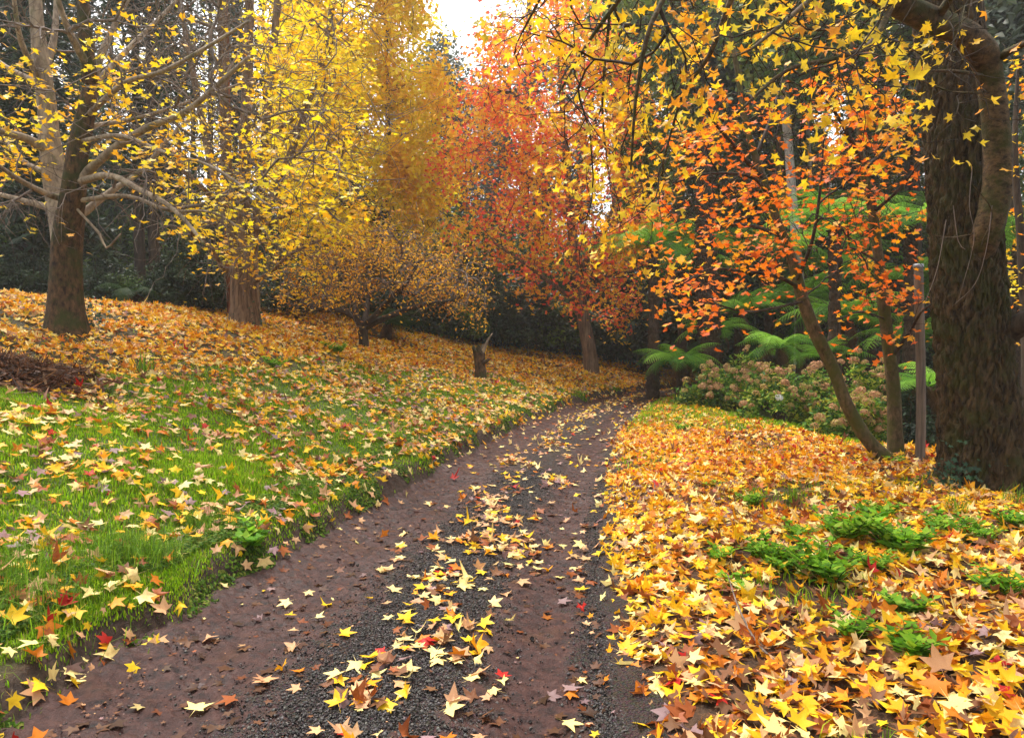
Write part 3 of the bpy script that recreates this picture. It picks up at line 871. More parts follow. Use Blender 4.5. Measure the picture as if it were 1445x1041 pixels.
# ---- the low spreading tree
r = np.random.default_rng(104)
b = ground_px(514, 489); Y = b[1]; w = lambda px: px_r(px, Y); g = Grow(.16)
g.stem(px_path([(514, 500), (513, 475), (511, 462)], Y), [w(17), w(14), w(16)], 0)
for sp, w0, w1 in [([(511, 463), (500, 447, -.2), (478, 438, -.5), (450, 437, -.8), (420, 425, -1)], 10, 4), ([(514, 460), (535, 440, -.4), (556, 415, -.8), (572, 402, -1.0), (590, 370, -1.2)], 10, 4),
                   ([(516, 462), (540, 450, -.2), (588, 432, -.3), (636, 424, -.4), (664, 410, -.4)], 10, 4), ([(511, 462), (497, 430, .5), (480, 390, .9), (450, 360, 1.2)], 9, 3),
                   ([(514, 458), (520, 420, .7), (530, 370, 1.2), (540, 340, 1.4)], 9, 3), ([(560, 412, -.8), (590, 418, -1.2), (600, 440, -1.5)], 6, 3), ([(636, 424, -.4), (645, 395, .2), (655, 360, .5)], 5, 2)]:
    g.stem(px_path(sp, Y), np.linspace(w(w0), w(w1), len(sp)), 0)
prim = in_region([(398, 405), (415, 372), (450, 340), (490, 320), (545, 316), (600, 330), (650, 362), (686, 404), (690, 424), (640, 430), (600, 418), (540, 400), (470, 428), (410, 430)], 240, Y - 2.3, Y + 2.2, r)
g.reach(prim, r, wig=.16, sag=.03)
sec = np.repeat(prim, 8, 0) + r.normal(0, .38, (len(prim) * 8, 3))
g.reach(sec, r, wig=.18)
g.finish(.0062, 2.6)
tp, td = g.tips(.018); nz4 = Noise(37, .9)
cr = foliage(tp, td, 6800, lambda p: np.clip(.62 * sstep(-.9, .6, nz4(p)), .05, 1), .050, blend_cols(38, [(.34, .14, .02), (.66, .31, .02), (.82, .48, .03), (.74, .40, .03)], .9), OVAL, r, .12, .8, .5)
tree("cherry_tree", "low wide-spreading tree with ochre leaves and grey twigs on the slope", b, g, [("trunk", {0}, B_DARK), ("twig", {9}, B_TWIG)], cr, M_FAR)

# ---- the red tree by the bend
r = np.random.default_rng(105)
b = ground_px(834, 523); Y = b[1]; w = lambda px: px_r(px, Y); g = Grow(.28)
g.stem(px_path([(835, 536), (832, 500), (827, 470), (822, 440), (814, 380), (805, 300), (797, 200), (790, 100), (786, 0)], Y), [w(26), w(21), w(19), w(18), w(15), w(12), w(9), w(6), w(3)], 0)
for sp, w0, w1 in [([(820, 430), (792, 410, -.6), (745, 375, -1.4), (700, 345, -2.0)], 7, 3), ([(815, 385), (850, 330, -.6), (880, 250, -1)], 8, 3), ([(806, 310), (760, 260, .5), (700, 220, 1)], 7, 3),
                   ([(803, 280), (850, 200, .6), (880, 130, 1)], 7, 3), ([(798, 210), (740, 150, -.8), (700, 100, -1.2)], 6, 2), ([(818, 410), (860, 390, -1), (900, 380, -1.6)], 5, 2)]:
    g.stem(px_path(sp, Y), np.linspace(w(w0), w(w1), len(sp)), 0)
prim = in_region([(705, 20), (760, -40), (850, -20), (900, 120), (912, 300), (912, 420), (880, 452), (830, 440), (780, 425), (730, 405), (690, 350), (650, 300), (632, 240), (628, 160), (650, 90)], 330, Y - 3.2, Y + 3.2, r)
g.reach(prim, r, zmin=b[2] + 2.0, wig=.14)
sec = np.repeat(prim, 4, 0) + r.normal(0, .5, (len(prim) * 4, 3)) * [1, 1, .7]
g.reach(sec, r, zmin=b[2] + 1.8, wig=.14)
g.finish(.0055, 2.4)
tp, td = g.tips(.018); nz5 = Noise(47, 1.5)
cr = foliage(tp, td, 17000, lambda p: np.clip(.85 * sstep(-.35, .6, nz5(p)), .03, 1), .105, blend_cols(50, [(.88, .50, .03), (.87, .32, .03), (.86, .17, .035), (.84, .10, .06), (.86, .20, .05), (.90, .54, .04)], 2.2), STAR_F, r, .30, .7, .6)
tree("sweetgum_tree", "red and orange leaved tree standing where the track bends", b, g, [("trunk", {0}, B_BROWN), ("twig", {9}, B_DARK)], cr, M_FAR)

# ---- the two slim orange trees at the right
r = np.random.default_rng(106)
b = ground_px(1246, 645); Y = b[1]; w = lambda px: px_r(px, Y); g = Grow(.12)
g.stem(px_path([(1250, 648), (1236, 634), (1218, 612), (1195, 570), (1176, 522), (1152, 472), (1132, 420), (1119, 372), (1100, 320), (1080, 262), (1066, 222), (1052, 170), (1042, 110), (1030, 40), (1022, -50)], Y),
       [w(27), w(21), w(19), w(18), w(17), w(17), w(16), w(14), w(12), w(11), w(10), w(8), w(7), w(6), w(4)], 0)
limbs = [([(1132, 408), (1095, 390, -.3), (1040, 382, -.7), (1000, 380, -1.0), (965, 400, -1.2)], 6, 2), ([(1100, 332), (1062, 319, .2), (1010, 315, .5), (950, 302, .8)], 7, 2), ([(1076, 252), (1042, 214, -.4), (1000, 160, -.8), (960, 90, -1)], 8, 3),
         ([(1122, 402), (1146, 340, -.3), (1158, 262, -.5), (1162, 200, -.6)], 6, 2), ([(1066, 222), (1090, 160, .4), (1110, 90, .7)], 6, 2), ([(1085, 275), (1060, 250, -.6), (1005, 245, -1.2), (950, 258, -1.6)], 5, 2), ([(1136, 425), (1060, 440, -.8), (1020, 432, -1)], 4, 2)]
for sp, w0, w1 in limbs:
    g.stem(px_path(sp, Y), np.linspace(w(w0), w(w1), len(sp)), 2)
prim = np.concatenate([in_region([(900, 250), (1000, 120), (1180, 120), (1290, 200), (1240, 330), (1160, 360), (1090, 390), (1020, 420), (930, 430)], 150, Y - 1.9, Y + 1.6, r),
                       in_region([(930, 390), (1010, 380), (1030, 440), (960, 450)], 12, Y - 1.4, Y - .5, r), in_region([(1120, 380), (1260, 360), (1240, 440), (1150, 470)], 14, Y - 1.0, Y + .4, r)])
g.reach(prim, r, zmin=.9, wig=.12)
sec = np.repeat(prim, 4, 0) + r.normal(0, .26, (len(prim) * 4, 3)) * [1, 1, .6]
g.reach(sec, r, zmin=.9, wig=.14, sag=-.03)
g.finish(.0030, 2.5)
tp, td = g.tips(.008); nz6 = Noise(57, .8)
def keep(p):
    px, py, _ = proj(p)
    return np.clip((.75 - .38 * (px > 1110)) * sstep(-.75, .6, nz6(p)) * np.where(py > 330, .75, 1), 0, 1)
ORC = [(.70, .14, .012), (.80, .22, .010), (.84, .32, .012), (.86, .48, .03), (.80, .18, .014)]
cr = foliage(tp, td, 1750, keep, .058, blend_cols(58, ORC, .9), MAPLE_M, r, .13, .45, .9)
tree("orange_tree", "slim orange-leaved tree leaning left from its foot beside the wooden post", b, g, [("trunk", {0}, B_SLIM), ("limb", {2}, B_DARK), ("twig", {9}, B_DARK)], cr, M_STAR)

r = np.random.default_rng(107)
b = ground_px(1263, 641); Y = b[1]; w = lambda px: px_r(px, Y); g = Grow(.12)
g.stem(px_path([(1264, 644), (1263, 600), (1261, 550), (1254, 490), (1246, 420), (1238, 350), (1230, 290), (1217, 235), (1213, 175), (1205, 90), (1200, 0)], Y), [w(24), w(20), w(19), w(17), w(16), w(13), w(13), w(11), w(9), w(6), w(4)], 0)
for sp, w0, w1 in [([(1216, 230), (1190, 178, -.3), (1152, 120, -.7)], 7, 3), ([(1258, 505), (1284, 468, -.3), (1300, 440, -.6), (1318, 428, -.8)], 6, 2), ([(1232, 300), (1266, 270, -.4), (1300, 228, -.8)], 6, 2), ([(1217, 240), (1262, 200, .3), (1296, 150, .5)], 6, 2), ([(1240, 370), (1200, 350, -.5), (1172, 370, -.8)], 4, 2), ([(1250, 450), (1215, 440, -.5), (1180, 452, -.8)], 3, 2)]:
    g.stem(px_path(sp, Y), np.linspace(w(w0), w(w1), len(sp)), 2)
prim = np.concatenate([in_region([(1130, 90), (1300, 60), (1320, 250), (1310, 330), (1200, 340), (1140, 260)], 70, Y - 1.5, Y + 1.2, r), in_region([(1180, 360), (1330, 360), (1320, 500), (1200, 480)], 26, Y - 1.2, Y + .6, r)])
g.reach(prim, r, zmin=1.0, wig=.12)
sec = np.repeat(prim, 4, 0) + r.normal(0, .24, (len(prim) * 4, 3)) * [1, 1, .6]
g.reach(sec, r, zmin=1.0, wig=.14, sag=-.03); g.finish(.0030, 2.5)
tp, td = g.tips(.008); nz7 = Noise(67, .8)
cr = foliage(tp, td, 800, lambda p: np.clip(.50 * sstep(-.2, .7, nz7(p)), 0, 1), .056, blend_cols(68, ORC, .9), MAPLE_M, r, .09, .45, .9)
tree("orange_tree", "upright slim orange-leaved tree right beside the leaning one", b, g, [("trunk", {0}, B_SLIM), ("limb", {2}, B_DARK), ("twig", {9}, B_DARK)], cr, M_STAR)

# ---- the giant at the right edge with its reaching limb
r = np.random.default_rng(108)
b = ground_px(1388, 684); Y = b[1]; w = lambda px: px_r(px, Y)
t16 = thing("sweetgum_tree", "massive dark mossy trunk at the right edge, with a pale limb and yellow leaves", "tree", b)
pts, rad = spline(px_path([(1390, 705), (1389, 680), (1386, 640), (1380, 560), (1370, 460), (1364, 380), (1356, 250), (1344, 100), (1336, 0), (1330, -160)], Y), [w(136), w(120), w(104), w(97), w(92), w(91), w(88), w(85), w(81), w(76)], .035)
v, f = tube(pts, rad, 220, .045, True, 3)
zc = v[:, 2]; an = np.arctan2(v[:, 1] - b[1], v[:, 0] - b[0])
nb = Noise(70, .05, 9)
dirv = np.stack([np.cos(an), np.sin(an), np.zeros_like(an)], 1)
nr1, nr2 = Noise(71, .085, 9), Noise(72, .22, 7)
q = v * [1, 1, .17] + .03 * np.stack([nr2(v), nr2(v + 3.1), np.zeros(len(v))], 1)
ridge = 1 - np.clip(np.abs(nr1(q)) * 1.7, 0, 1)            # plates between dark furrows
v = v + dirv * (.012 * nb(v * [1, 1, .4]) - .050 * ridge ** 2 + .05 * np.exp(-np.clip(zc - b[2], 0, 9) / .22) * np.sin(an * 5 + 1))[:, None]
put("trunk", (v, f), b, B_GIANT, t16)
g = Grow(.10)
L0 = px_path([(1366, 384, .08), (1380, 358, -.20), (1394, 324, -.39), (1404, 284, -.46), (1408, 240, -.52), (1405, 170, -.62), (1397, 110, -.7), (1388, 78, -.8), (1362, 50, -1.0), (1318, 30, -1.3), (1262, 2, -1.7), (1190, -45, -2.0), (1080, -95, -2.2), (940, -110, -2.4), (800, -110, -2.5)], Y)
g.stem(L0, [w(30), w(36), w(35), w(34), w(33), w(32), w(31), w(35), w(30), w(28), w(25), w(21), w(16), w(11), w(6)], 1)
for sp, w0, w1 in [([(1396, 92, -.70), (1420, 75, -.9), (1470, 50, -1.2)], 13, 6), ([(1320, 30, -1.3), (1350, -20, -1.8), (1360, -80, -2.2)], 12, 6), ([(1262, 2, -1.7), (1230, 60, -2.1), (1180, 82, -2.5), (1110, 100, -2.8), (1040, 160, -3.0)], 7, 2),
                   ([(1080, -95, -2.2), (1040, -20, -2.2), (1000, 80, -2.0), (965, 130, -1.8), (935, 230, -1.6)], 8, 2), ([(940, -110, -2.4), (880, -10, -2.2), (830, 60, -1.9), (790, 130, -1.7)], 7, 2), ([(1010, -100, -2.3), (930, 10, -3.0), (900, 120, -3.0), (890, 240, -2.9)], 6, 1.6),
                   ([(1190, -45, -2.0), (1120, 20, -2.9), (1060, 70, -3.4)], 6, 2), ([(1397, 108, -.7), (1330, 100, -1.1), (1240, 110, -1.5)], 5, 2), ([(1399, 130, -.7), (1345, 130, -.9), (1290, 110, -1.0)], 4, 1.5), ([(1376, 330, -.3), (1340, 335, -.6), (1310, 330, -.8)], 2, 1),
                   ([(800, -110, -2.5), (770, -20, -2.2), (740, 40, -1.9)], 5, 2), ([(1385, 345, -.4), (1400, 300, -.9), (1372, 260, -1.1)], 2, 1), ([(860, -100, -2.4), (860, 20, -1.4), (850, 150, -1.0), (862, 270, -.8)], 5, 1.5)]:
    g.stem(px_path(sp, Y), np.linspace(w(w0), w(w1), len(sp)), 1)
prim = np.concatenate([in_region([(720, -50), (960, -60), (1000, 60), (900, 110), (760, 110), (700, 70)], 50, 4.2, 6.8, r),
                       in_region([(760, 40), (960, 40), (970, 200), (900, 330), (850, 350), (800, 260)], 84, 4.6, 8.0, r),
                       in_region([(940, -60), (1310, -60), (1290, 80), (1150, 90), (960, 120)], 96, 3.8, 6.8, r),
                       in_region([(1200, 60), (1445, -20), (1470, 150), (1300, 200), (1200, 130)], 26, 4.2, 6.4, r),
                       in_region([(1080, 100), (1290, 110), (1290, 190), (1150, 170)], 12, 4.2, 6.0, r)])
g.reach(prim, r, zmin=2.2, wig=.10, sag=.03, grp=9)
sec = np.repeat(prim, 3, 0) + r.normal(0, .17, (len(prim) * 3, 3)) - [0, 0, .08]
g.reach(sec, r, zmin=2.2, wig=.14, sag=.02, grp=9)
g.finish(.0034, 2.7)
v, f = g.mesh({1}); put("limb", (v, f), b, B_GUM, t16)
v, f = g.mesh({9}); put("twig", (v, f), b, B_DARK, t16)
tp, td = g.tips(.006); nz8 = Noise(77, .6)
def keep(p):
    px, py, _ = proj(p)
    return np.clip((.56 - .38 * (px > 1290) - .1 * (px < 760)) * sstep(-.55, .6, nz8(p)), 0, 1)
YC = [(.70, .30, .02), (.80, .46, .015), (.84, .56, .02), (.80, .56, .03), (.66, .50, .04)]
v, f, c = foliage(tp, td, 1500, keep, .051, blend_cols(78, YC, .8), STAR_N, r, .10, .8, 1.6, curl=.42)
put("crown", (v, f, c), b, M_STAR, t16, False)
g = Grow(.12)
g.stem(px_path([(1392, 492, .1), (1420, 470, -.1), (1450, 452, -.3), (1500, 430, -.6), (1560, 380, -.8)], Y), [w(40), w(34), w(30), w(26), w(18)], 0); g.finish()
v, f = g.mesh({0}); put("limb", (v, f), b, B_DARK, t16)
# hanging dead twigs on the trunk
g = Grow(.05)
for sp in [[(1372, 235, -.62), (1368, 290, -.68), (1374, 340, -.66), (1352, 425, -.7)], [(1400, 290, -.8), (1392, 350, -.85), (1376, 400, -.8), (1344, 432, -.8)], [(1335, 310, -.7), (1322, 380, -.75), (1300, 440, -.9)], [(1345, 290, -.66), (1352, 340, -.66), (1362, 352, -.7)]]:
    g = Grow(.05); g.stem(px_path(sp, Y), [.0045, .0035, .003, .0015][:len(sp)], 0, attach=False)
    g.finish(); v, f = g.mesh(); put("dead_twig", (v, f), b, B_TWIG, t16)

# ---- a small leafy tree half hidden at the right edge
r = np.random.default_rng(109); b = P(1452, 560, 11.5); b = np.array([b[0], 11.5, float(H(b[0], 11.5))]); g = Grow(.14); w = lambda px: px_r(px, 11.5)
g.stem(np.vstack([b - [0, 0, .1], px_path([(1450, 500), (1446, 420), (1440, 330), (1432, 220), (1436, 100)], 11.5)]), [w(18), w(15), w(13), w(11), w(8), w(4)], 0)
prim = in_region([(1408, 60), (1500, 40), (1520, 440), (1425, 440), (1412, 300)], 60, 10.6, 12.8, r)
g.reach(prim, r, zmin=b[2] + .8, wig=.12); sec = np.repeat(prim, 3, 0) + r.normal(0, .25, (180, 3)); g.reach(sec, r, zmin=b[2] + .8, wig=.12); g.finish(.004, 2.5)
tp, td = g.tips(.012)
cr = foliage(tp, td, 750, lambda p: np.ones(len(p)), .060, blend_cols(88, [(.80, .24, .012), (.84, .44, .015), (.88, .60, .02), (.88, .66, .03)], 1.2), MAPLE_M, r, .12, .5, .9)
tree("maple_tree", "small yellow and orange tree at the right edge, half hidden by the giant trunk", b, g, [("trunk", {0}, B_DARK), ("twig", {9}, B_DARK)], cr, M_STAR)

# ---- trunks and tall trees behind
def pole_tree(name, label, px, py, Y, spec, mat, crown=None, group=None, cols=None, limbs=0, seed=0, size=.12):
    """a tall stem whose crown, if it has one, starts high up"""
    r = np.random.default_rng(seed + 900)
    base = P(px, py, Y); base = np.array([base[0], Y, float(H(base[0], Y))]); w = lambda q: px_r(q, Y)
    g = Grow(.5); pts = px_path([s[:2] for s in spec], Y)
    g.stem(np.vstack([base - [0, 0, .1], pts]), [w(spec[0][2]) * 1.25] + [w(s[2]) for s in spec], 0)
    cr = None
    if crown is not None:
        poly, n, ya, yb, dens = crown
        prim = in_region(poly, n, Y + ya, Y + yb, r)
        g.reach(prim, r, zmin=pts[0][2] + 1.5, wig=.1, grp=9)
        sec = np.repeat(prim, 3, 0) + r.normal(0, .7, (n * 3, 3)) * [1, 1, .5]; g.reach(sec, r, zmin=pts[0][2] + 1.5, grp=9)
    g.finish(.007, 2.5)
    if crown is not None:
        tp, td = g.tips(.03); nz = Noise(seed + 300, 1.8)
        cr = foliage(tp, td, int(16000 * dens), lambda p: np.clip(dens * sstep(-.6, .5, nz(p)), 0, 1), size, blend_cols(seed + 400, cols, 2.5), DIAM, r, .42, .8, .8)
    return tree(name, label, base, g, [("trunk", {0}, mat), ("twig", {9}, B_DARK)], cr, M_GREEN, group)

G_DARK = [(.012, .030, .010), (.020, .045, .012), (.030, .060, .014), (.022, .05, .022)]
G_MID = [(.08, .13, .018), (.13, .20, .03), (.19, .25, .04), (.14, .21, .05)]
G_GUM = [(.06, .085, .05), (.09, .115, .065), (.12, .14, .08), (.07, .10, .06)]
pole_tree("ivy_clad_tree", "slender dark trunk standing right of the red tree", 912, 528, 27.5, [(911, 470, 14), (908, 390, 13), (905, 250, 11), (902, 80, 9), (900, -60, 6)], B_DARK,
          ([(860, -80), (960, -80), (970, 120), (930, 250), (870, 200)], 90, -2.5, 2.5, .5), None, G_MID, seed=1)
pole_tree("gum_tree", "tall hazy grey-green gum at the left edge of the bright sky gap", 640, 480, 52, [(640, 400, 16), (636, 250, 13), (632, 120, 10), (628, 55, 5)], B_BROWN, ([(600, 75), (626, 48), (640, 80), (658, 120), (668, 200), (655, 330), (610, 330), (604, 150)], 170, -3.5, 3.5, .75), None, G_GUM, seed=2, size=.17)
pole_tree("gum_tree", "slim pale stringy gum seen through the red crown", 742, 470, 44, [(742, 380, 13), (741, 250, 11), (745, 100, 9), (748, -80, 6)], B_BROWN, ([(690, 120), (800, 60), (830, 300), (700, 330)], 90, -3, 3, .5), None, G_GUM, seed=3, size=.16)
pole_tree("gum_tree", "far gum with a thin crown above the red tree", 690, 470, 60, [(690, 380, 12), (688, 250, 10), (684, 150, 7), (682, 95, 4)], B_BROWN, ([(650, 130), (720, 110), (730, 300), (650, 320)], 100, -3, 3, .6), None, G_GUM, seed=4, size=.18)
for k, (px_, wd, Yd, tx, lab) in enumerate([(1128, 14, 24, 1104, "white-barked gum between the two slim orange trees"), (1100, 9, 30, 1098, "thin grey gum beside the white-barked one"), (1152, 6, 30, 1135, "very thin white gum right of the thickest white one"),
                                            (1005, 22, 30, 990, "stringy brown gum rising above the tree ferns"), (1060, 16, 36, 1052, "far brown gum behind the leaning orange tree"), (960, 18, 38, 955, "far gum left of the tree fern clump"), (870, 16, 40, 872, "far gum seen between the red and the orange leaves"), (1205, 12, 34, 1200, "far gum behind the upright orange tree"), (1290, 20, 26, 1285, "dark gum close behind the giant trunk"), (1420, 26, 20, 1424, "dark trunk at the right edge behind the giant")]):
    pole_tree("gum_tree", lab, px_, 480, Yd, [(px_, 420, wd), ((px_ + tx) / 2, 250, wd * .9), (tx, 80, wd * .75), (tx - 6, -100, wd * .55)], B_WHITE if k in (0, 2) else (B_DARK if k >= 8 else B_BROWN),
              ([(px_ - 90, -120), (px_ + 80, -120), (px_ + 70, 60), (px_ + 30, 150), (px_ - 50, 140), (px_ - 80, 30)], 70, -2.5, 2.5, .5) if k not in (2,) else None, None, G_GUM if k % 2 else G_MID, seed=10 + k, size=.15)
# ================================================================ evergreens at the back
def place(px, py, Y):
    p = P(px, py, Y); return np.array([p[0], Y, float(H(p[0], Y))])

def make_shrub(name, cols, seed, rx=1.5, rz=1.7, n=900, size=.085, mat=M_GREEN, tm=OVAL):
    r = np.random.default_rng(seed); base = np.zeros(3)
    g = Grow(.18)
    for k in range(6):
        a = r.uniform(0, 6.28); e = np.array([math.cos(a), math.sin(a), 0])
        g.stem([e * .10, e * .35 * rx + [0, 0, rz * .5], e * .55 * rx + [0, 0, rz * 1.1]], [.045, .03, .015], 0, attach=False)
    d = r.normal(size=(n, 3)); d /= np.linalg.norm(d, axis=1)[:, None]; d[:, 2] = np.abs(d[:, 2]) * 1.0 - .12
    lump = 1 + .22 * Noise(seed, .9)(d * 1.0 * rx)
    q = d * (r.uniform(.35, 1, (n, 1)) ** .4) * lump[:, None] * [rx, rx, rz] + [0, 0, rz * .35]
    q = q[q[:, 2] > .05]
    g.reach(q, r, wig=.12); g.finish(.005, 2.4)
    tp, td = g.tips(.012)
    k = max(1, int(9000 / max(len(tp), 1)))
    cr = foliage(tp, td, k, lambda p: np.full(len(p), .8), size, blend_cols(seed + 1, cols, 1.0), tm, r, .13, .7, .6)
    t = thing(name, "shrub", "shrub", base)
    v, f = g.mesh(); put("stem", (v, f), base, B_DARK, t); put("foliage", cr, base, mat, t, False)
    return t

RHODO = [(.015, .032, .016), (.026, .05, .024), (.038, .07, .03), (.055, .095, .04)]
LUSH = [(.025, .06, .012), (.045, .10, .016), (.075, .15, .022), (.12, .20, .03)]
def set_tree(o, loc, rz, sc, name, label, cat, group):
    o.location = loc; o.rotation_euler = (0, 0, rz); o.scale = sc; o.name = name
    tag(o, label, cat, group)

r = np.random.default_rng(300)
sp = [make_shrub("laurel_shrub", RHODO, 301), make_shrub("laurel_shrub", RHODO, 302, 1.3, 2.0), make_shrub("laurel_shrub", LUSH, 303, 1.5, 1.8, size=.075)]
used = set()
def shrub(px, py, Y, s, sz, kind, label, group):
    loc = place(px, py, Y) - [0, 0, .12]; rz = r.uniform(0, 6.28); sc = (s, s, s * sz)
    if kind not in used:
        used.add(kind); set_tree(sp[kind], loc, rz, sc, "laurel_shrub", label, "shrub", group)
    else:
        o = dup(sp[kind], loc, rz, sc, label, group)
edge = [(-40, 412, .9), (10, 420, .8), (52, 425, .7), (150, 437, .75), (190, 441, .6), (262, 447, .9), (300, 451, .8), (396, 462, .8), (432, 468, .9), (474, 474, .8), (565, 486, .9), (600, 490, 1.0), (640, 494, .8), (672, 498, .9), (708, 502, 1.0), (742, 506, 1.1), (776, 511, 1.0), (806, 516, .9), (866, 526, .9), (892, 530, .8)]
for i, (x_, y_p, s) in enumerate(edge):
    gp = ground_px(x_, y_p + 3, ymin=8)
    Yd = min(max(gp[1] + 3.6, 17), 36)
    shrub(x_, y_p, Yd, s * Yd / 24, r.uniform(.85, 1.15), int(r.integers(0, 2)) if i % 4 else 2,
          "low dark evergreen shrub along the back edge of the lawn", "evergreen shrubs edging the lawn")
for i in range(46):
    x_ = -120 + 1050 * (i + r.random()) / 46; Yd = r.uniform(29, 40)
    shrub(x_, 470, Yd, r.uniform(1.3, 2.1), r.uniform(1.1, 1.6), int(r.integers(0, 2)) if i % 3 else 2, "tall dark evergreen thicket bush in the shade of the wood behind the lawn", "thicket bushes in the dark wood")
for i in range(34):
    x_ = 945 + 660 * (i + r.random()) / 34; Yd = r.uniform(27, 38)
    shrub(x_, 500, Yd, r.uniform(1.3, 2.3), r.uniform(1.1, 1.9), 2 if i % 4 else 1, "lush green bush behind the tree ferns on the right", "green bushes behind the tree ferns")

for x_, Yd, s in ((1282, 13.6, .62), (1326, 14.2, .7), (1246, 15.0, .6)):
    shrub(x_, 560, Yd, s, 1.0, 1, "dark bush in the shade of the gully behind the wooden post", "dark bushes behind the wooden post")

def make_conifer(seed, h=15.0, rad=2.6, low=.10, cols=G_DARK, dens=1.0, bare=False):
    r = np.random.default_rng(seed); g = Grow(.35)
    g.stem([[0, 0, 0], [.05, 0, h * .3], [0, .08, h * .65], [0, 0, h]], [.17, .14, .085, .02], 0)
    n = int(150 * dens)
    for k in range(n):
        u = r.random() ** .85; z = h * (low + (.97 - low) * u); a = r.uniform(0, 6.28); L = rad * (1 - u * .82) * r.uniform(.55, 1.1)
        e = np.array([math.cos(a), math.sin(a), 0])
        g.stem([[0, 0, z], e * L * .5 + [0, 0, z + .05 * L], e * L + [0, 0, z - .28 * L]], [.026, .018, .006], 3)
    g.finish(.008)
    idx = np.where(g.grp[:g.n] == 3)[0]
    tp, td = g.p[idx], g.d[idx]; m = r.random(len(tp)) < (.25 if bare else 1); tp, td = tp[m], td[m]
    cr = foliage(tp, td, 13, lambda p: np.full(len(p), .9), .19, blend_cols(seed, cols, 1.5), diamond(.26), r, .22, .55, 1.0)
    t = thing("conifer", "conifer", "tree", (0, 0, 0))
    v, f = g.mesh({0, 3}); put("trunk", (v, f), np.zeros(3), B_DARK, t)
    put("crown", cr, np.zeros(3), M_GREEN, t, False)
    return t
# three kinds of dark conifer for the wood on the left, a brighter one for the right
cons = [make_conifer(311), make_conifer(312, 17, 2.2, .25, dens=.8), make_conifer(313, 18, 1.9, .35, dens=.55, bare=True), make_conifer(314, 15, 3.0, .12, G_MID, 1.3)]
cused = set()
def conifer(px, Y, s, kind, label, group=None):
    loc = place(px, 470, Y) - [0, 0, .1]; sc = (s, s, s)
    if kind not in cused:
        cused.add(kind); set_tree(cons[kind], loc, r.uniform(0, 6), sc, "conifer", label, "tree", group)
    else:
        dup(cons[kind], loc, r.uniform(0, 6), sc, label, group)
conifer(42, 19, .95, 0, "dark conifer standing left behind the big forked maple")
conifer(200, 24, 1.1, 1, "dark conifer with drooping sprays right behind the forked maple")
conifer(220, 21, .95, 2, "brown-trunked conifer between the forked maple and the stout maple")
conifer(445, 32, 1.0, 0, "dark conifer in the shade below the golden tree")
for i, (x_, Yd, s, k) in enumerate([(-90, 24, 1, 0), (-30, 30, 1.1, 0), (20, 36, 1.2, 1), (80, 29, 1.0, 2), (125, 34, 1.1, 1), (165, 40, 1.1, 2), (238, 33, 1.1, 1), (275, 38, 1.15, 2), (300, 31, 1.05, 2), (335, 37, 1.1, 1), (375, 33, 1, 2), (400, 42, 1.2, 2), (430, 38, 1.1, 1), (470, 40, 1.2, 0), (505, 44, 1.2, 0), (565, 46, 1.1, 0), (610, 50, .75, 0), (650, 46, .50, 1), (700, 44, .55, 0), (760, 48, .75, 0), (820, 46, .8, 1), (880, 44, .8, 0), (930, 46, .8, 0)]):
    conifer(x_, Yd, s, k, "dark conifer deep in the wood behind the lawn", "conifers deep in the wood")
for i, (x_, Yd, s, k) in enumerate([(905, 33, .85, 3), (975, 31, .95, 3), (1028, 34, 1.05, 3), (1078, 31, 1.0, 3), (1118, 35, 1.1, 3), (1215, 33, 1.05, 3), (930, 40, .85, 3), (1000, 44, .95, 3), (1050, 36, .75, 3), (1095, 42, 1.0, 3), (1150, 46, 1.05, 3), (1190, 36, .85, 3), (1240, 40, 1.05, 3), (1285, 30, .9, 3), (1330, 34, 1.0, 3), (1400, 32, 1.1, 3), (1480, 28, 1.1, 3), (1560, 26, 1, 1), (1010, 50, 1.2, 0), (1120, 52, 1.2, 0), (1220, 50, 1.3, 0), (880, 52, 1.0, 0)]):
    conifer(x_, Yd, s, k, "green conifer in the wood behind the tree ferns", "conifers behind the tree ferns")

# ================================================================ tree ferns
def make_frond(L, seed, arch=1.0):
    r = np.random.default_rng(seed); n = 22
    u = np.linspace(0, 1, n); e0 = math.radians(48)
    ang = e0 - arch * u * math.radians(95)
    ds = L / (n - 1); x = np.r_[0, np.cumsum(np.cos(ang[:-1]) * ds)]; z = np.r_[0, np.cumsum(np.sin(ang[:-1]) * ds)]
    sp_ = np.stack([x, .04 * L * np.sin(u * 3 + seed), z], 1)
    parts = [tube(sp_, .013 * L / 1.6 * (1 - .8 * u) + .002, 4)[:2]]
    vs, fs, o = [], [], 0
    tn = np.stack([np.cos(ang), np.zeros(n), np.sin(ang)], 1); nm = np.stack([-np.sin(ang), np.zeros(n), np.cos(ang)], 1)
    for i in range(3, n):
        pl = L * .27 * math.sin(math.pi * (.12 + .88 * u[i]) ** .8) ** .8 + .01
        for s in (-1, 1):
            d = np.array([0, s, 0]) * .88 + tn[i] * .42 - np.array([0, 0, 1]) * (.16 + .12 * r.random()); d /= np.linalg.norm(d)
            side = np.cross(nm[i], d); side /= np.linalg.norm(side)
            m = 9
            for j in range(m):
                t0 = (j + .15) / m; q = sp_[i] + d * pl * t0 - np.array([0, 0, 1]) * pl * .16 * t0 ** 2
                wl_ = pl * .12 * (1 - t0) ** .7 + .003
                for s2 in (-1, 1):
                    tip = q + side * s2 * wl_ + d * pl * .09 - nm[i] * wl_ * .15
                    vs += [q - d * pl * .045, q + d * pl * .055, tip]; fs.append((o, o + 1, o + 2)); o += 3
    v = np.array(vs); f = np.array(fs)
    return cat_parts([parts[0], (v, f)])[:2]

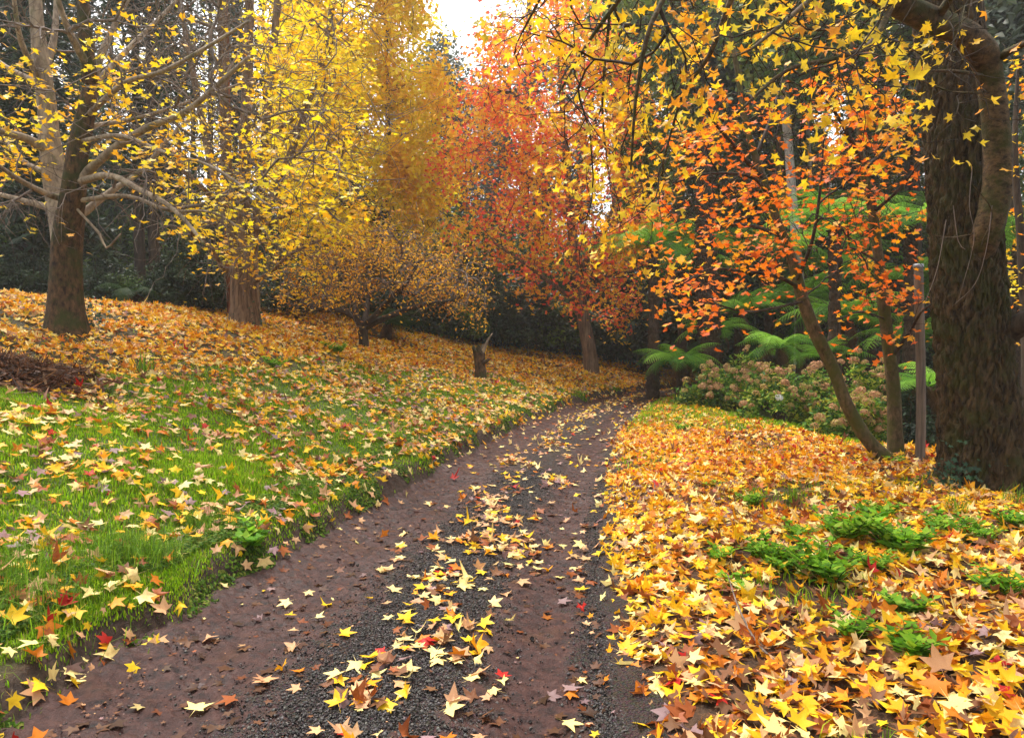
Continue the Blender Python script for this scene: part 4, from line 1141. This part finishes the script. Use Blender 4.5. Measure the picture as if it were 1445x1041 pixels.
FG = [(.17, .36, .03), (.26, .48, .05), (.10, .24, .025)]
frond_me = []
for k in range(6):
    v, f = make_frond(1.0, 400 + k, (.75, 1.0, 1.25)[k % 3])
    base_c = np.array(FG[k % 3]); cc = base_c * np.random.default_rng(k).uniform(.75, 1.25, (len(v), 1))
    frond_me.append(new_mesh("frond", v, f, M_FERN, cc, False))
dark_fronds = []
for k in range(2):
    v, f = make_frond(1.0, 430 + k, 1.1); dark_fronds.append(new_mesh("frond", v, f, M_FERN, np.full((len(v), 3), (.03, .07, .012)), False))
BRN_F = (.12, .055, .022)
v, f = make_frond(1.0, 450, 1.7); dead_me = new_mesh("dead_frond", v, f, M_FERN, np.full((len(v), 3), BRN_F), False)

def tree_fern(px, py, Y, L, label, n=15, dead=0, tone=None, seed=0, tr=.11):
    r = np.random.default_rng(500 + seed)
    c = P(px, py, Y); gz = float(H(c[0], Y)); base = np.array([c[0], Y, gz])
    t = thing("tree_fern", label, "fern", base)
    hgt = max(c[2] - gz, .15)
    p_, r_ = spline([[0, 0, -.15], [.03, 0, hgt * .5], [0, 0, hgt]], [tr * 1.5, tr, tr * 1.05], .05)
    v, f = tube(p_, r_ * (1 + .10 * r.normal(size=len(r_))), 14, .10, True, seed)
    put("trunk", (v, f), np.zeros(3), B_FERN, t)
    for k in range(n + dead):
        dd = k >= n
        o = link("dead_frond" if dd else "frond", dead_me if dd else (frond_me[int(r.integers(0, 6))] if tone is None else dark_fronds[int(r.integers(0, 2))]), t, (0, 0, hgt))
        a = 2 * math.pi * (k * .382 + r.uniform(-.03, .03)); s = L * r.uniform(.85, 1.12)
        o.rotation_euler = (r.uniform(-.15, .15), (r.uniform(.5, .9) if dd else r.uniform(-.30, .38)), a); o.scale = (s, s, s)
        if dd: o.scale = (s * .8, s * .35, s * .8); o["label"] = "brown dead frond hanging down"
    return t
i = 0
for px_, py_, Yd, L, lab, n, dead in [
        (958, 512, 18.5, 1.35, "low green tree fern overhanging the bend of the track", 17, 4), (962, 372, 23, 2.3, "tall tree fern left of the dark trunk in the fern gully", 15, 0),
        (1000, 345, 25, 2.7, "tall tree fern with bright fronds high behind the orange leaves", 16, 0), (1085, 352, 24, 2.5, "tall tree fern behind the bend of the leaning orange tree", 15, 0),
        (1100, 492, 17.2, 1.35, "small bright tree fern just above the hydrangea flowers", 13, 5), (1165, 506, 17.5, 1.2, "small bright tree fern behind the leaning trunk", 13, 3),
        (1195, 452, 19.5, 2.0, "mid-size tree fern between the two slim orange trees", 15, 2), (1262, 395, 20.5, 2.3, "tall tree fern behind the top of the wooden post", 15, 0),
        (1182, 372, 24, 2.4, "tall tree fern beside the white-barked gum", 15, 0), (1282, 480, 18, 1.7, "mid-size tree fern right behind the upright slim tree", 15, 0),
        (1312, 545, 13.5, 1.25, "dark drooping fern between the wooden post and the giant trunk", 15, 3), (1042, 442, 21.5, 2.0, "mid-size tree fern above the left hydrangeas", 15, 2),
        (1232, 305, 26, 2.8, "highest tree fern, left of the giant trunk", 15, 0), (1336, 395, 21, 2.3, "tree fern mostly hidden behind the giant trunk", 13, 0), (1440, 345, 17, 2.1, "tree fern right of the giant trunk", 13, 0),
        (1010, 470, 20.5, 1.5, "small tree fern in shade left of the hydrangeas", 13, 2), (922, 350, 20, 2.1, "tall tree fern between the red tree and the leaning orange tree", 15, 0), (1178, 325, 17.5, 2.1, "high bright tree fern close behind the two slim orange trees", 15, 0), (1285, 318, 17, 2.0, "high bright tree fern just left of the giant trunk", 15, 0), (1130, 425, 22, 2.2, "tree fern with arching fronds behind the leaning trunk", 15, 0), (1135, 300, 28, 2.8, "far tree fern high above the fern gully", 14, 0)]:
    tree_fern(px_, py_, Yd, L, lab, n, dead, None, i, .15 if L > 1.8 else .10); i += 1
gp = ground_px(548, 487)
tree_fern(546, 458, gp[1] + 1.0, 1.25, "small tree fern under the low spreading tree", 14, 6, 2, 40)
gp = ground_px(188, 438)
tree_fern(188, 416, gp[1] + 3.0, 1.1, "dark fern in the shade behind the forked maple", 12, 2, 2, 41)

# the thick dark epiphyte-covered trunk in the fern gully
r = np.random.default_rng(330); base = place(1003, 505, 19.5); g = Grow(.12); w = lambda q: px_r(q, 19.5)
p_, r_ = spline(np.vstack([base, px_path([(1003, 500), (1001, 440), (996, 380), (993, 300), (990, 200)], 19.5)]), [w(34), w(30), w(30), w(28), w(20), w(14)], .08)
v, f = tube(p_, r_ * (1 + .12 * r.normal(size=len(r_))), 20, .14, True, 6)
t = thing("shaggy_tree", "thick shaggy dark trunk hung with growth in the fern gully", "tree", base); put("trunk", (v, f), base, B_FERN, t)
k = r.integers(0, len(v), 1500); q = v[k] + r.normal(0, .06, (1500, 3)); c, _ = palette([(.02, .03, .01), (.05, .05, .012), (.06, .035, .015)], [3, 2, 2], 1500, r)
put("hanging_growth", scatter(diamond(.25), q, basis(r.normal(size=(1500, 3)), r.uniform(0, 6.28, 1500)), r.uniform(.04, .12, 1500), c, .2, r), base, M_GREEN, t, False)

# ================================================================ hydrangeas
r = np.random.default_rng(340); heads = []
for k in range(5):
    n = 120; d = r.normal(size=(n, 3)); d /= np.linalg.norm(d, axis=1)[:, None]; d = d[d[:, 2] > -.55]; n = len(d)
    c, _ = palette([(.42, .21, .11), (.52, .29, .16), (.34, .28, .08), (.46, .36, .12)], [[4, 3, 1, 1], [3, 4, 1, 2], [2, 2, 3, 2], [1, 2, 4, 4], [4, 4, .2, .5]][k], n, r)
    v, f, c = scatter(STAR_F, d * [1, 1, .78] * r.uniform(.88, 1.05, (n, 1)), basis(d + r.normal(0, .3, (n, 3)), r.uniform(0, 6.28, n)), r.uniform(.20, .30, n), c, .2, r)
    heads.append(new_mesh("flower_head", v, f, M_FLOWER, c, False))
n = 80; d = r.normal(size=(n, 3)); d /= np.linalg.norm(d, axis=1)[:, None]
v, f, c = scatter(STAR_F, d * [1, 1, .7], basis(d, r.uniform(0, 6.28, n)), np.full(n, .28), np.full((n, 3), .55), .15, r); white_head = new_mesh("flower_head", v, f, M_FLOWER, c, False)
HG = [(.07, .16, .018), (.12, .23, .025), (.22, .30, .035), (.40, .40, .05), (.045, .11, .016)]
def hydrangea(px, ytop, Y, wpx, label, nh, seed, low=.0, white=0):
    r = np.random.default_rng(seed)
    base = place(px, 560, Y); ztop = P(px, ytop, Y)[2]; hh = ztop - base[2]; rx = .5 * wpx / F * Y
    t = thing("hydrangea", label, "shrub", base); g = Grow(.08)
    d = r.normal(size=(90, 3)); d /= np.linalg.norm(d, axis=1)[:, None]; d[:, 2] = np.abs(d[:, 2])
    q = d * [rx, rx * .8, hh * .8] * r.uniform(.6, 1, (90, 1)) * (1 + .15 * Noise(seed, 1.2)(d * 1.5))[:, None] + [0, 0, hh * .2]
    for k in range(7):
        a = r.uniform(0, 6.28); e = np.array([math.cos(a), math.sin(a), 0])
        g.stem([e * .08, e * rx * .3 + [0, 0, hh * .35], e * rx * .5 + [0, 0, hh * .7]], [.014, .011, .006], 0, attach=False)
    g.reach(q, r, wig=.1); g.finish(.004)
    v, f = g.mesh(); put("stem", (v, f), np.zeros(3), B_SLIM, t)
    tp, td = g.tips(.010)
    put("foliage", foliage(tp, td, 2300, lambda p: np.full(len(p), .62), .062, blend_cols(seed, HG, .6), OVAL, r, .09, .55, .6), np.zeros(3), M_FERN, t, False)
    o_ = np.argsort(q[:, 1] - q[:, 2] * .6)[:int(nh * 1.45)]
    for j, k in enumerate(o_):
        h = link("flower_head", white_head if j < white else heads[int(r.integers(0, 5))], t, q[k] * [1.1, 1.1, 1.06] + [0, -.05, .07]); s = r.uniform(.066, .100)
        h.scale = (s, s, s); h.rotation_euler = (r.uniform(-.5, .5), r.uniform(-.5, .5), r.uniform(0, 6))
        if j < white: h["label"] = "white flower head"
hydrangea(1012, 520, 16.6, 105, "leftmost hydrangea bush with pink-brown dried heads beside the low fern", 26, 341)
hydrangea(1042, 488, 17.2, 88, "tall hydrangea on long stems behind the leftmost one", 18, 342)
hydrangea(1106, 510, 14.8, 150, "widest hydrangea bush, with a white flower head among dried pink-brown ones", 38, 343, white=1)
hydrangea(1196, 548, 12.6, 115, "low hydrangea bush behind the foot of the leaning trunk", 24, 344)
hydrangea(1222, 505, 13.8, 95, "loose hydrangea with pale green heads between the two slim trunks", 16, 345)
hydrangea(1160, 528, 15.2, 85, "leafy hydrangea left of the leaning trunk with few heads", 9, 346)

# ================================================================ post, stump, pile, weeds, ivy
b = ground_px(1298, 648); Y = b[1]
t = thing("post", "weathered grey wooden post standing right of the slim orange trees", "post", b)
tip = P(1296, 374, Y) - b
p_, r_ = spline([[0, 0, -.1], [0, 0, .8], tip], [.058, .056, .054], .06); v, f = tube(p_, r_, 18, .012, True, 2)
B_POST = bark_material("weathered_timber", (.09, .075, .062), (.24, .20, .165), (.09, .09, .04), .15, 18, .06, .006)
put("shaft", (v, f), np.zeros(3), B_POST, t)
p_, r_ = np.array([tip + [0, 0, -.03], tip + [0, 0, .0], tip + [0, 0, .012], tip + [0, 0, .016]]), np.array([.060, .063, .055, .02]); v, f = tube(p_, r_, 18)
M_CAP, N, L, bb = nodemat("zinc_cap"); bb.inputs["Base Color"].default_value = (.30, .31, .33, 1); bb.inputs["Metallic"].default_value = .7; bb.inputs["Roughness"].default_value = .5
put("cap", (v, f), np.zeros(3), M_CAP, t)

b = ground_px(678, 534); Y = b[1]; w = lambda q: px_r(q, Y); r = np.random.default_rng(350)
t = thing("tree_stump", "broken mossy stump with a thin upright stick on the leafy slope", "stump", b)
p_, r_ = spline(px_path([(678, 538), (678, 530), (677, 515), (676, 500), (675, 491)], Y), [w(22), w(17), w(15), w(16), w(15)], .03)
v, f = tube(p_, r_, 22, .12, True, 9); top = v[:, 2] > p_[-1][2] - .10; v[top, 2] += .08 * np.sin(np.arctan2(v[top, 1] - p_[-1][1], v[top, 0] - p_[-1][0]) * 3) + r.normal(0, .02, top.sum())
put("trunk", (v, f), b, B_MAPLE, t)
p_, r_ = spline(px_path([(680, 500, -.03), (684, 490, -.05), (689, 479, -.06), (695, 470, -.06)], Y), [.055, .04, .028, .012], .04); v, f = tube(p_, r_, 8, .08, True, 3); put("stick", (v, f), b, B_PALE, t)
for s_p in ([(682, 512, -.08), (687, 509, -.2), (690, 506, -.22)], [(673, 497, -.05), (669, 493, -.15), (668, 489, -.15)]):
    p_, r_ = spline(px_path(s_p, Y), [.05, .045, .035], .02); v, f = tube(p_, r_, 8, .1, True, 3); put("branch_stub", (v, f), b, B_MAPLE, t)

b = ground_px(22, 538); r = np.random.default_rng(351)
t = thing("dead_frond_pile", "low heap of brown dead fronds at the left edge of the lawn", "brush pile", b)
n = 2600; a = r.uniform(0, 6.28, n); q = np.stack([r.normal(0, .34, n), r.normal(0, .28, n), np.zeros(n)], 1); q[:, 2] = H(q[:, 0] + b[0], q[:, 1] + b[1]) - b[2] + r.random(n) * .20 * np.exp(-(q[:, 0] ** 2 / .3 + q[:, 1] ** 2 / .2)) + .01
c, _ = palette([(.11, .045, .022), (.19, .085, .04), (.06, .03, .018), (.30, .16, .08)], [4, 3, 3, 1], n, r)
nn = basis(np.array([0, 0, 1.]) + r.normal(0, .5, (n, 3)), a * .25)
put("fronds", scatter((np.array([[-.05, -1, 0], [.05, -1, 0], [.06, 0, .12], [-.06, 0, .12], [0, 1, 0]]), np.array([(0, 1, 2), (0, 2, 3), (3, 2, 4)])), q, nn, r.uniform(.10, .26, n), c, .15, r), np.zeros(3), M_LITTER, t, False)

WEED = [(.12, .28, .012), (.18, .36, .018), (.08, .20, .014), (.26, .40, .03)]
def make_weed(seed, nst, hgt, ls, spread):
    r = np.random.default_rng(seed); parts, st = [], []
    for k in range(nst):
        a = r.uniform(0, 6.28); e = np.array([math.cos(a), math.sin(a), 0]); h = hgt * r.uniform(.5, 1.1); o = r.normal(0, spread, 3) * [1, 1, 0]
        p_, r_ = spline([o, o + e * h * .42 + [0, 0, h * .6], o + e * h * .95 + [0, 0, h]], [.003, .0025, .0015], .03); st.append(tube(p_, r_, 4))
        m = int(r.integers(9, 14)); u = np.linspace(.25, 1, m) ** .9
        q = np.stack([np.interp(u, np.linspace(0, 1, len(p_)), p_[:, i]) for i in range(3)], 1)
        an = np.arange(m) * 2.4 + a; d = np.stack([np.cos(an), np.sin(an), np.full(m, .35)], 1); s = ls * (1.15 - .55 * u) * r.uniform(.8, 1.2, m)
        nr = np.stack([-np.cos(an) * .35, -np.sin(an) * .35, np.ones(m)], 1) + r.normal(0, .15, (m, 3))
        nr /= np.linalg.norm(nr, axis=1)[:, None]; yv = d - nr * (d * nr).sum(1)[:, None]; yv /= np.linalg.norm(yv, axis=1)[:, None]; R = np.stack([np.cross(yv, nr), yv, nr], 2)
        c, _ = palette(WEED, [3, 3, 2, 1.5], m, r); parts.append(scatter(oval_leaf(.52), q + yv * s[:, None] * .95, R, s, c, .18, r))
    v, f, c = cat_parts(parts + [(a_, b_, np.full((len(a_), 3), (.07, .13, .02))) for a_, b_ in st])
    return link("weed", new_mesh("weed", v, f, M_GRASS, c, False))
weeds = [make_weed(360 + k, [8, 12, 18, 5][k], [.12, .16, .19, .09][k], [.040, .042, .042, .032][k], [.012, .02, .028, .01][k]) for k in range(4)]
wl_ = [(1100, 806, 2, "wide leafy green weed clump in the leaf bed, right of the track's bend"), (1162, 822, 2, "bushy green weed clump just in front of the wide one"), (1080, 790, 1, "green weed clump at the left end of the weed patch"), (1268, 782, 2, "large green weed clump in the leaf bed below the giant trunk"), (1225, 805, 1, "green weed clump between two larger weed clumps"),
       (1278, 868, 0, "lone upright green weed in the middle of the right leaf bed"), (1198, 905, 1, "low green weed with broad leaves in the lower leaf bed"), (1282, 925, 0, "small green weed low in the right leaf bed"), (1415, 842, 1, "green weed clump at the right edge of the picture"), (1012, 792, 3, "small single weed nearest the track in the leaf bed"), (1380, 765, 2, "green weed clump in front of the giant trunk's foot"), (1330, 752, 1, "green weed clump left of the giant trunk's foot"),
       (1125, 760, 1, "weed clump behind the wide one in the leaf bed"), (1045, 838, 3, "tiny weed sprig in the leaf bed left of the bushy clump"), (1425, 745, 1, "weed clump right below the giant trunk"), (1195, 765, 2, "weed clump behind the bushy clump in the leaf bed"), (1060, 715, 1, "weed clump far up the leaf bed beside the long grass blades"), (1240, 735, 1, "weed clump far up the leaf bed below the slim trees"), (965, 610, 1, "weed clump at the top of the right bank"),
       (1262, 655, 3, "weed sprig at the foot of the slim trunks"), (1005, 690, 3, "weed sprig among the red leaves of the right bank"), (355, 770, 0, "flat rosette weed on the cut bank left of the track"), (386, 520, 1, "dark green weed clump on the lawn above the leaves"), (473, 499, 1, "small green clump in front of the low spreading tree"), (540, 962, 3, "tiny green sprout on the gravel crown")]
for k, (x_, y_p, kd, lab) in enumerate(wl_):
    gp = ground_px(x_, y_p); s = (1.15 if gp[1] < 9 else 1.6) * (.75, 1.2, .95, 1.3, .85, 1.05)[k % 6]; gp = gp - [0, 0, .025 * s]
    if x_ == 540: s = .35
    if k in (0, 2, 5, 9):
        o = weeds[kd]; set_tree(o, gp, .7 * k, (s, s, s), "weed", lab, "plant", "green weeds in the leaf bed")
    else: dup(weeds[kd], gp, .7 * k, (s, s, s), lab, "green weeds in the leaf bed")
def tuft(px, py, n, h, wd, label, spread=.12, seed=0, lean=.9):
    gp = ground_px(px, py); r = np.random.default_rng(seed + 380)
    xy = gp[:2] + r.normal(0, spread, (n, 2)); c, _ = palette([(.10, .20, .010), (.16, .28, .014), (.06, .13, .010), (.24, .34, .03)], [4, 4, 3, 1], n, r, .3)
    v, f, c = blades(xy, h * r.uniform(.5, 1.1, n), np.full(n, wd), c, r, lean)
    o = link("grass_tuft", new_mesh("grass_tuft", v - gp, f, M_GRASS, c), None, gp); tag(o, label, "grass tuft", "grass tufts")
for k, a in enumerate([(190, 790, 900, .20, .0022, "big drooping grass tuft near the cut bank, ringed by pale leaves", .13), (22, 850, 600, .22, .0022, "long grass tuft at the left edge above the near bank", .17), (40, 800, 300, .17, .002, "smaller grass tuft behind the long tuft at the left edge", .13), (1118, 708, 70, .22, .003, "sparse long grass blades standing in the right leaf bed", .05), (1345, 725, 60, .24, .003, "sparse grass blades in front of the giant trunk", .05),
                       (1430, 715, 50, .25, .003, "grass blades at the right edge behind the leaf bed", .06), (300, 745, 500, .14, .002, "grass tuft between the two largest tufts and the track", .12), (420, 690, 500, .13, .0024, "grass tuft on the rim of the bank", .14), (200, 528, 30, .35, .008, "broad-bladed tuft where the lawn meets the leaf carpet", .06), (505, 524, 220, .20, .006, "grass tuft at the upper end of the green lawn", .10), (820, 560, 200, .2, .006, "grass tuft above the bank near the bend", .10)]):
    tuft(*a, seed=k)

def ivy(px, py, n, sx, sz, label, seed, off=(0, 0, 0)):
    r = np.random.default_rng(seed); gp = ground_px(px, py)
    q = np.stack([r.normal(0, sx, n), r.normal(-.03, .10, n), np.abs(r.normal(0, sz, n)) + .02], 1) + np.array(off)
    c, _ = palette([(.014, .045, .018), (.022, .065, .028), (.035, .09, .035)], [3, 3, 1], n, r)
    v, f, c = scatter(STAR_M, q, basis(np.array([0, -.8, .6]) + r.normal(0, .4, (n, 3)), r.uniform(0, 6.28, n)), r.uniform(.022, .05, n), c, .15, r)
    st = []
    for k in range(6):
        e = q[int(r.integers(0, n))]; p_, r_ = spline([[e[0] * .3, .02, 0], e * .6 + [0, .03, 0], e], [.006, .005, .003], .05); st.append(tube(p_, r_, 4))
    v, f, c = cat_parts([(v, f, c)] + [(a_, b_, np.full((len(a_), 3), (.04, .03, .02))) for a_, b_ in st])
    tag(link("ivy", new_mesh("ivy", v, f, M_GREEN, c, False), None, gp), label, "plant")
ivy(1348, 688, 130, .12, .17, "dark green ivy climbing the left foot of the giant trunk", 390)
ivy(118, 462, 200, .22, .24, "ivy growing round the right foot of the forked maple", 391)
ivy(352, 460, 160, .30, .20, "ivy patch around the foot of the stout maple", 392)
ivy(1405, 692, 70, .16, .06, "low ivy on the ground in front of the giant trunk", 393)

# a fallen stick in the leaf bed
A_ = [ground_px(*q) for q in ((1026, 842), (1042, 880), (1068, 925), (1098, 952))]
p_, r_ = spline([a + [0, 0, h] for a, h in zip(A_, (.13, .08, .06, .05))], [.003, .005, .006, .005], .03); v, f = tube(p_, r_, 6, .06, True, 1)
o = link("fallen_stick", new_mesh("fallen_stick", v - A_[0], f, B_TWIG), None, A_[0]); tag(o, "thin curved grey stick lying on the leaf bed at the right", "stick")
# ================================================================ fallen leaves
YEL, GOLD, CREAM, ORG, RUST, BRN, PINK, RED, MAUVE = (.82, .52, .018), (.80, .36, .012), (.90, .70, .28), (.62, .19, .012), (.30, .085, .022), (.19, .085, .040), (.62, .36, .18), (.46, .022, .015), (.30, .19, .19)
LEAFC = [YEL, GOLD, CREAM, ORG, RUST, BRN, PINK, RED, MAUVE]
CNAME = ["yellow", "golden", "pale cream", "orange", "rust brown", "dark brown", "pale pinkish", "red", "dull mauve"]

def lay(xy, z, size, w, r, tilt=.22, lift=.02, up=None):
    n = len(xy)
    nr = normals(xy) if up is None else up
    t = np.where(r.random((n, 1)) < .15, tilt * 2.6, tilt)
    nr = nr + r.normal(0, 1, (n, 3)) * t
    col, idx = palette(LEAFC, w, n, r, .16)
    pos = np.concatenate([xy, (z + lift)[:, None]], 1)
    return dict(pos=pos, R=basis(nr, r.uniform(0, 6.28, n)), size=size, col=col, idx=idx)

def cat_d(ds):
    return {k: np.concatenate([d[k] for d in ds]) for k in ds[0]}

def screen(xy, z):
    px, py, f = proj(np.concatenate([xy, z[:, None]], 1))
    return (px > -70) & (px < 1515) & (py < 1130) & (py > 300)

# --- right verge: a thick bed
r = np.random.default_rng(61); beds = {}
n = 95000
y = 2.15 * (24 / 2.15) ** r.random(n); x = path_r(y) - .06 + (r.random(n)) * np.minimum(.42 + .62 * y, 6.8)
xy = np.stack([x, y], 1); dr = side_right(xy)
z = Hp(xy)
lip = lip_x(y)
dens = sstep(-.10, .10, dr + .08 * n_edge(xy)) * np.maximum(sstep(-.5, .5, lip - x - .15), .45 * (y < 11)) * (1 - .72 * sstep(10.5, 14, y))
dens *= 1 - .75 * sstep(.9, 1.5, n_mid(xy * .8 + 5))
dens *= np.clip(520 * (np.minimum(.42 + .62 * y, 6.8)) * y * 2.41 / n, 0, 1)     # even number to the square metre
ok = (r.random(n) < dens) & screen(xy, z)
xy, z, y, dr = xy[ok], z[ok], y[ok], dr[ok]
bigmix = n_mid(xy * .6 + 20)
size = (.041 + .027 * r.random(len(y))) * np.where(r.random(len(y)) < .2, 1.25, 1)
lift = .010 + .055 * r.random(len(y)) * sstep(0, .5, dr)
aw = [10, 8, 7, 3.4, 2.6, 2.6, 2, .3, .3]; bw = [5, 5, 5, 3, 5, 9, 3, .3, .6]; cw = [7, 8, 3.5, 6, 2, 1, 2, 1.5, 0]
dA = lay(xy, z, size, aw, r, .30, lift); dB = lay(xy, z, size, bw, r, .36, lift * .7); dC = lay(xy, z, size, cw, r, .30, lift)
brown = sstep(-.1, .9, n_mid(xy * .7 + 33) + .9 * sstep(4.6, 2.6, y))
pick = np.where(r.random(len(y)) < brown * .85, 1, np.where(y > 7.5, 2, 0))
bed = {k: np.where(pick.reshape(-1, *[1] * (dA[k].ndim - 1)) == 1, dB[k], np.where(pick.reshape(-1, *[1] * (dA[k].ndim - 1)) == 2, dC[k], dA[k])) for k in dA}
bed["zone"] = np.full(len(y), 0)

# --- the track: a strip along the crown, few in the ruts
n = 42000
y = 2.2 * (25 / 2.2) ** r.random(n); s = r.random(n)
xy = np.stack([path_l(y) + (path_r(y) - path_l(y)) * s, y], 1); z, s = track_z(xy)
sw = s + .05 * n_rut(xy * .7 + 4)
cl = .45 + .75 * n_edge(xy * 1.2 + 7)
centre = np.interp(y, [2, 3.2, 5, 8, 14], [.60, .60, .56, .50, .50])
dens = np.exp(-((sw - centre) / .14) ** 2) * np.clip(cl, .12, 1.2) * np.interp(y, [2.2, 3.5, 5, 12], [.95, .75, .9, .55]) + .030 + .10 * np.exp(-((s - .95) / .05) ** 2) + .05 * sstep(.12, 0, s)
dens *= np.clip(330 * (path_r(y) - path_l(y)) * y * 2.43 / n, 0, 1)
ok = (r.random(n) < dens) & screen(xy, z); xy, z, y = xy[ok], z[ok], y[ok]
size = .040 + .034 * r.random(len(y))
d1 = lay(xy, z, size, [4, 1.8, 8, 1.2, 2.5, 2.5, 7, .5, 1.6], r, .16, .012 + .014 * r.random(len(y)))
d1["zone"] = np.full(len(y), 1)

# --- left lawn: scattered among the grass, then a closed carpet up the slope
n = 190000
y = 2.1 * (34 / 2.1) ** r.random(n); x = path_l(y) + .05 - r.random(n) * np.minimum(.85 * y + 1.2, 16)
xy = np.stack([x, y], 1); z = Hp(xy); dl = side_left(xy)
p3 = np.concatenate([xy, z[:, None]], 1); lzz = litter_zone(p3)
dens = np.where(lzz > .5, 300 * (.8 + .3 * n_mid(xy)), 150 * np.clip(.85 + .55 * n_mid(xy * 1.3 + 3), .15, 2) * sstep(-.12, .25, dl))
dens = dens * (1 - lzz * 0) * np.interp(y, [2, 5, 34], [1, 1, .95])
dens = dens * np.minimum(.85 * y + 1.2, 16) * y * 2.785 / n
ok = (r.random(n) < dens) & screen(xy, z); xy, z, y, lzz, dl = xy[ok], z[ok], y[ok], lzz[ok], dl[ok]
size = (.042 + .034 * r.random(len(y))) * np.interp(y, [4, 20, 34], [1, 1.15, 1.3])
lift = np.where(lzz > .5, .012 + .03 * r.random(len(y)), .025 + .035 * r.random(len(y)))
dA = lay(xy, z, size, [5, 3.5, 6, 2, 3, 1.6, 6, .5, 2.2], r, .26, lift); dB = lay(xy, z, size, [9, 11, 4, 4.5, 1.3, .8, 2, .3, .2], r, .30, lift)
m_ = lzz + .25 * r.normal(size=len(y)) > .5
d2 = {k: np.where(m_.reshape(-1, *[1] * (dA[k].ndim - 1)), dB[k], dA[k]) for k in dA}
d2["zone"] = np.where(m_, 3, 2)

# --- small broken bits of leaf trodden into the mud
n = 1300
y = 2.2 * (14 / 2.2) ** r.random(n); s = np.where(r.random(n) < .6, r.random(n), r.normal(.05, .05, n))
xy = np.stack([path_l(y) + (path_r(y) - path_l(y)) * s, y], 1); z, _ = track_z(xy)
d3 = lay(xy, z, .005 + .014 * r.random(n) ** 2, [.1, .1, .3, .2, 1.5, 12, .6, .0, .6], r, .10, np.full(n, .009))

n = 420
y = 2.2 * (12 / 2.2) ** r.random(n); s = np.where(r.random(n) < .6, r.uniform(.02, .4, n), r.uniform(.7, .98, n))
xy = np.stack([path_l(y) + (path_r(y) - path_l(y)) * s, y], 1); z, _ = track_z(xy)
d4 = lay(xy, z, .022 + .034 * r.random(n), [0, 0, .1, .1, 2, 8, .6, 0, 1.2], r, .10, np.full(n, .008)); d4["col"] *= r.uniform(.25, .8, (n, 1))   # sodden leaves pressed into the mud
A = cat_d([bed, d1, d2])
px, py, fz = proj(A["pos"])
inframe = (px > 6) & (px < 1438) & (py < 1034)
app = np.where(inframe, A["size"] / fz * (1 + .0 * fz), 0)
order = np.argsort(-app)
single = np.zeros(len(app), bool); single[order[:300]] = True
nearm = (fz < 6.2) & ~single; midm = (fz >= 6.2) & (fz < 11) & ~single; farm = (fz >= 11) & ~single
parts = []
for mk, tm, cu in ((nearm, STAR_N, .22), (midm, STAR_M, .25), (farm, STAR_F, .25)):
    k = np.where(mk)[0]
    cv = cu * np.where(r.random(len(k)) < .30, r.uniform(1.6, 3.6, len(k)), .8)      # some leaves lie rolled or crumpled
    parts.append(scatter(tm, A["pos"][k], A["R"][k], A["size"][k] * np.where(r.random(len(k)) < .2, .62, 1), A["col"][k], cv, r))
parts.append(scatter(STAR_M, d4["pos"], d4["R"], d4["size"], d4["col"], .12, r))
parts.append(scatter(STAR_F, d3["pos"], d3["R"], d3["size"], d3["col"], .15, r))
v, f, c = cat_parts(parts)
tag(link("leaf_litter", new_mesh("leaf_litter", v, f, M_LITTER, c)), kind='stuff')

# the leaves nearest the viewer are objects of their own
ZW = ["lying in the thick leaf bed beside the track", "lying on the dark gravel and mud of the track", "lying on the green lawn above the cut bank", "lying in the leaf carpet up the slope"]
GW = ["fallen leaves in the bed right of the track", "fallen leaves on the track", "fallen leaves on the lawn", "fallen leaves up the slope"]
protos = {}
for i in order[:300]:
    ci = int(A["idx"][i]); vi = int(r.integers(0, 5)); key = (ci, vi)
    if key not in protos:
        cc, _ = palette([LEAFC[ci]], [1], 1, r, .12)
        vv, ff, c3 = scatter(STAR_N, np.zeros((1, 3)), np.eye(3)[None], np.ones(1), cc, .18 if vi else .5, r)
        protos[key] = new_mesh("fallen_leaf", vv, ff, M_LITTER, c3)
    o = bpy.data.objects.new("fallen_leaf", protos[key]); COL.objects.link(o)
    M4 = Matrix.Identity(4)
    for a_ in range(3):
        for b_ in range(3): M4[a_][b_] = A["R"][i][a_, b_] * A["size"][i]
        M4[a_][3] = A["pos"][i][a_]
    o.matrix_world = M4
    zi = int(A["zone"][i])
    tag(o, "%s star-shaped fallen leaf %s" % (CNAME[ci], ZW[zi]), "leaf", GW[zi])
# ================================================================ thin mist in the air
m = bpy.data.materials.new("mist"); m.use_nodes = True; N, L = m.node_tree.nodes, m.node_tree.links
N.remove(N["Principled BSDF"]); pv = N.new("ShaderNodeVolumePrincipled")
pv.inputs["Color"].default_value = (.93, .94, .96, 1); pv.inputs["Density"].default_value = .0010; pv.inputs["Anisotropy"].default_value = .35
L.new(pv.outputs[0], N["Material Output"].inputs["Volume"])
zlo, zhi = float(GZ.min()) - 1.2, 34.0
v = np.array([[x_, y_, z_] for z_ in (zlo, zhi) for y_ in (-70, 430) for x_ in (-260, 410)], float)
tag(link("haze", new_mesh("haze", v, np.array([(0, 2, 3, 1), (4, 5, 7, 6), (0, 1, 5, 4), (2, 6, 7, 3), (0, 4, 6, 2), (1, 3, 7, 5)]), m, smooth=False)), kind='stuff')
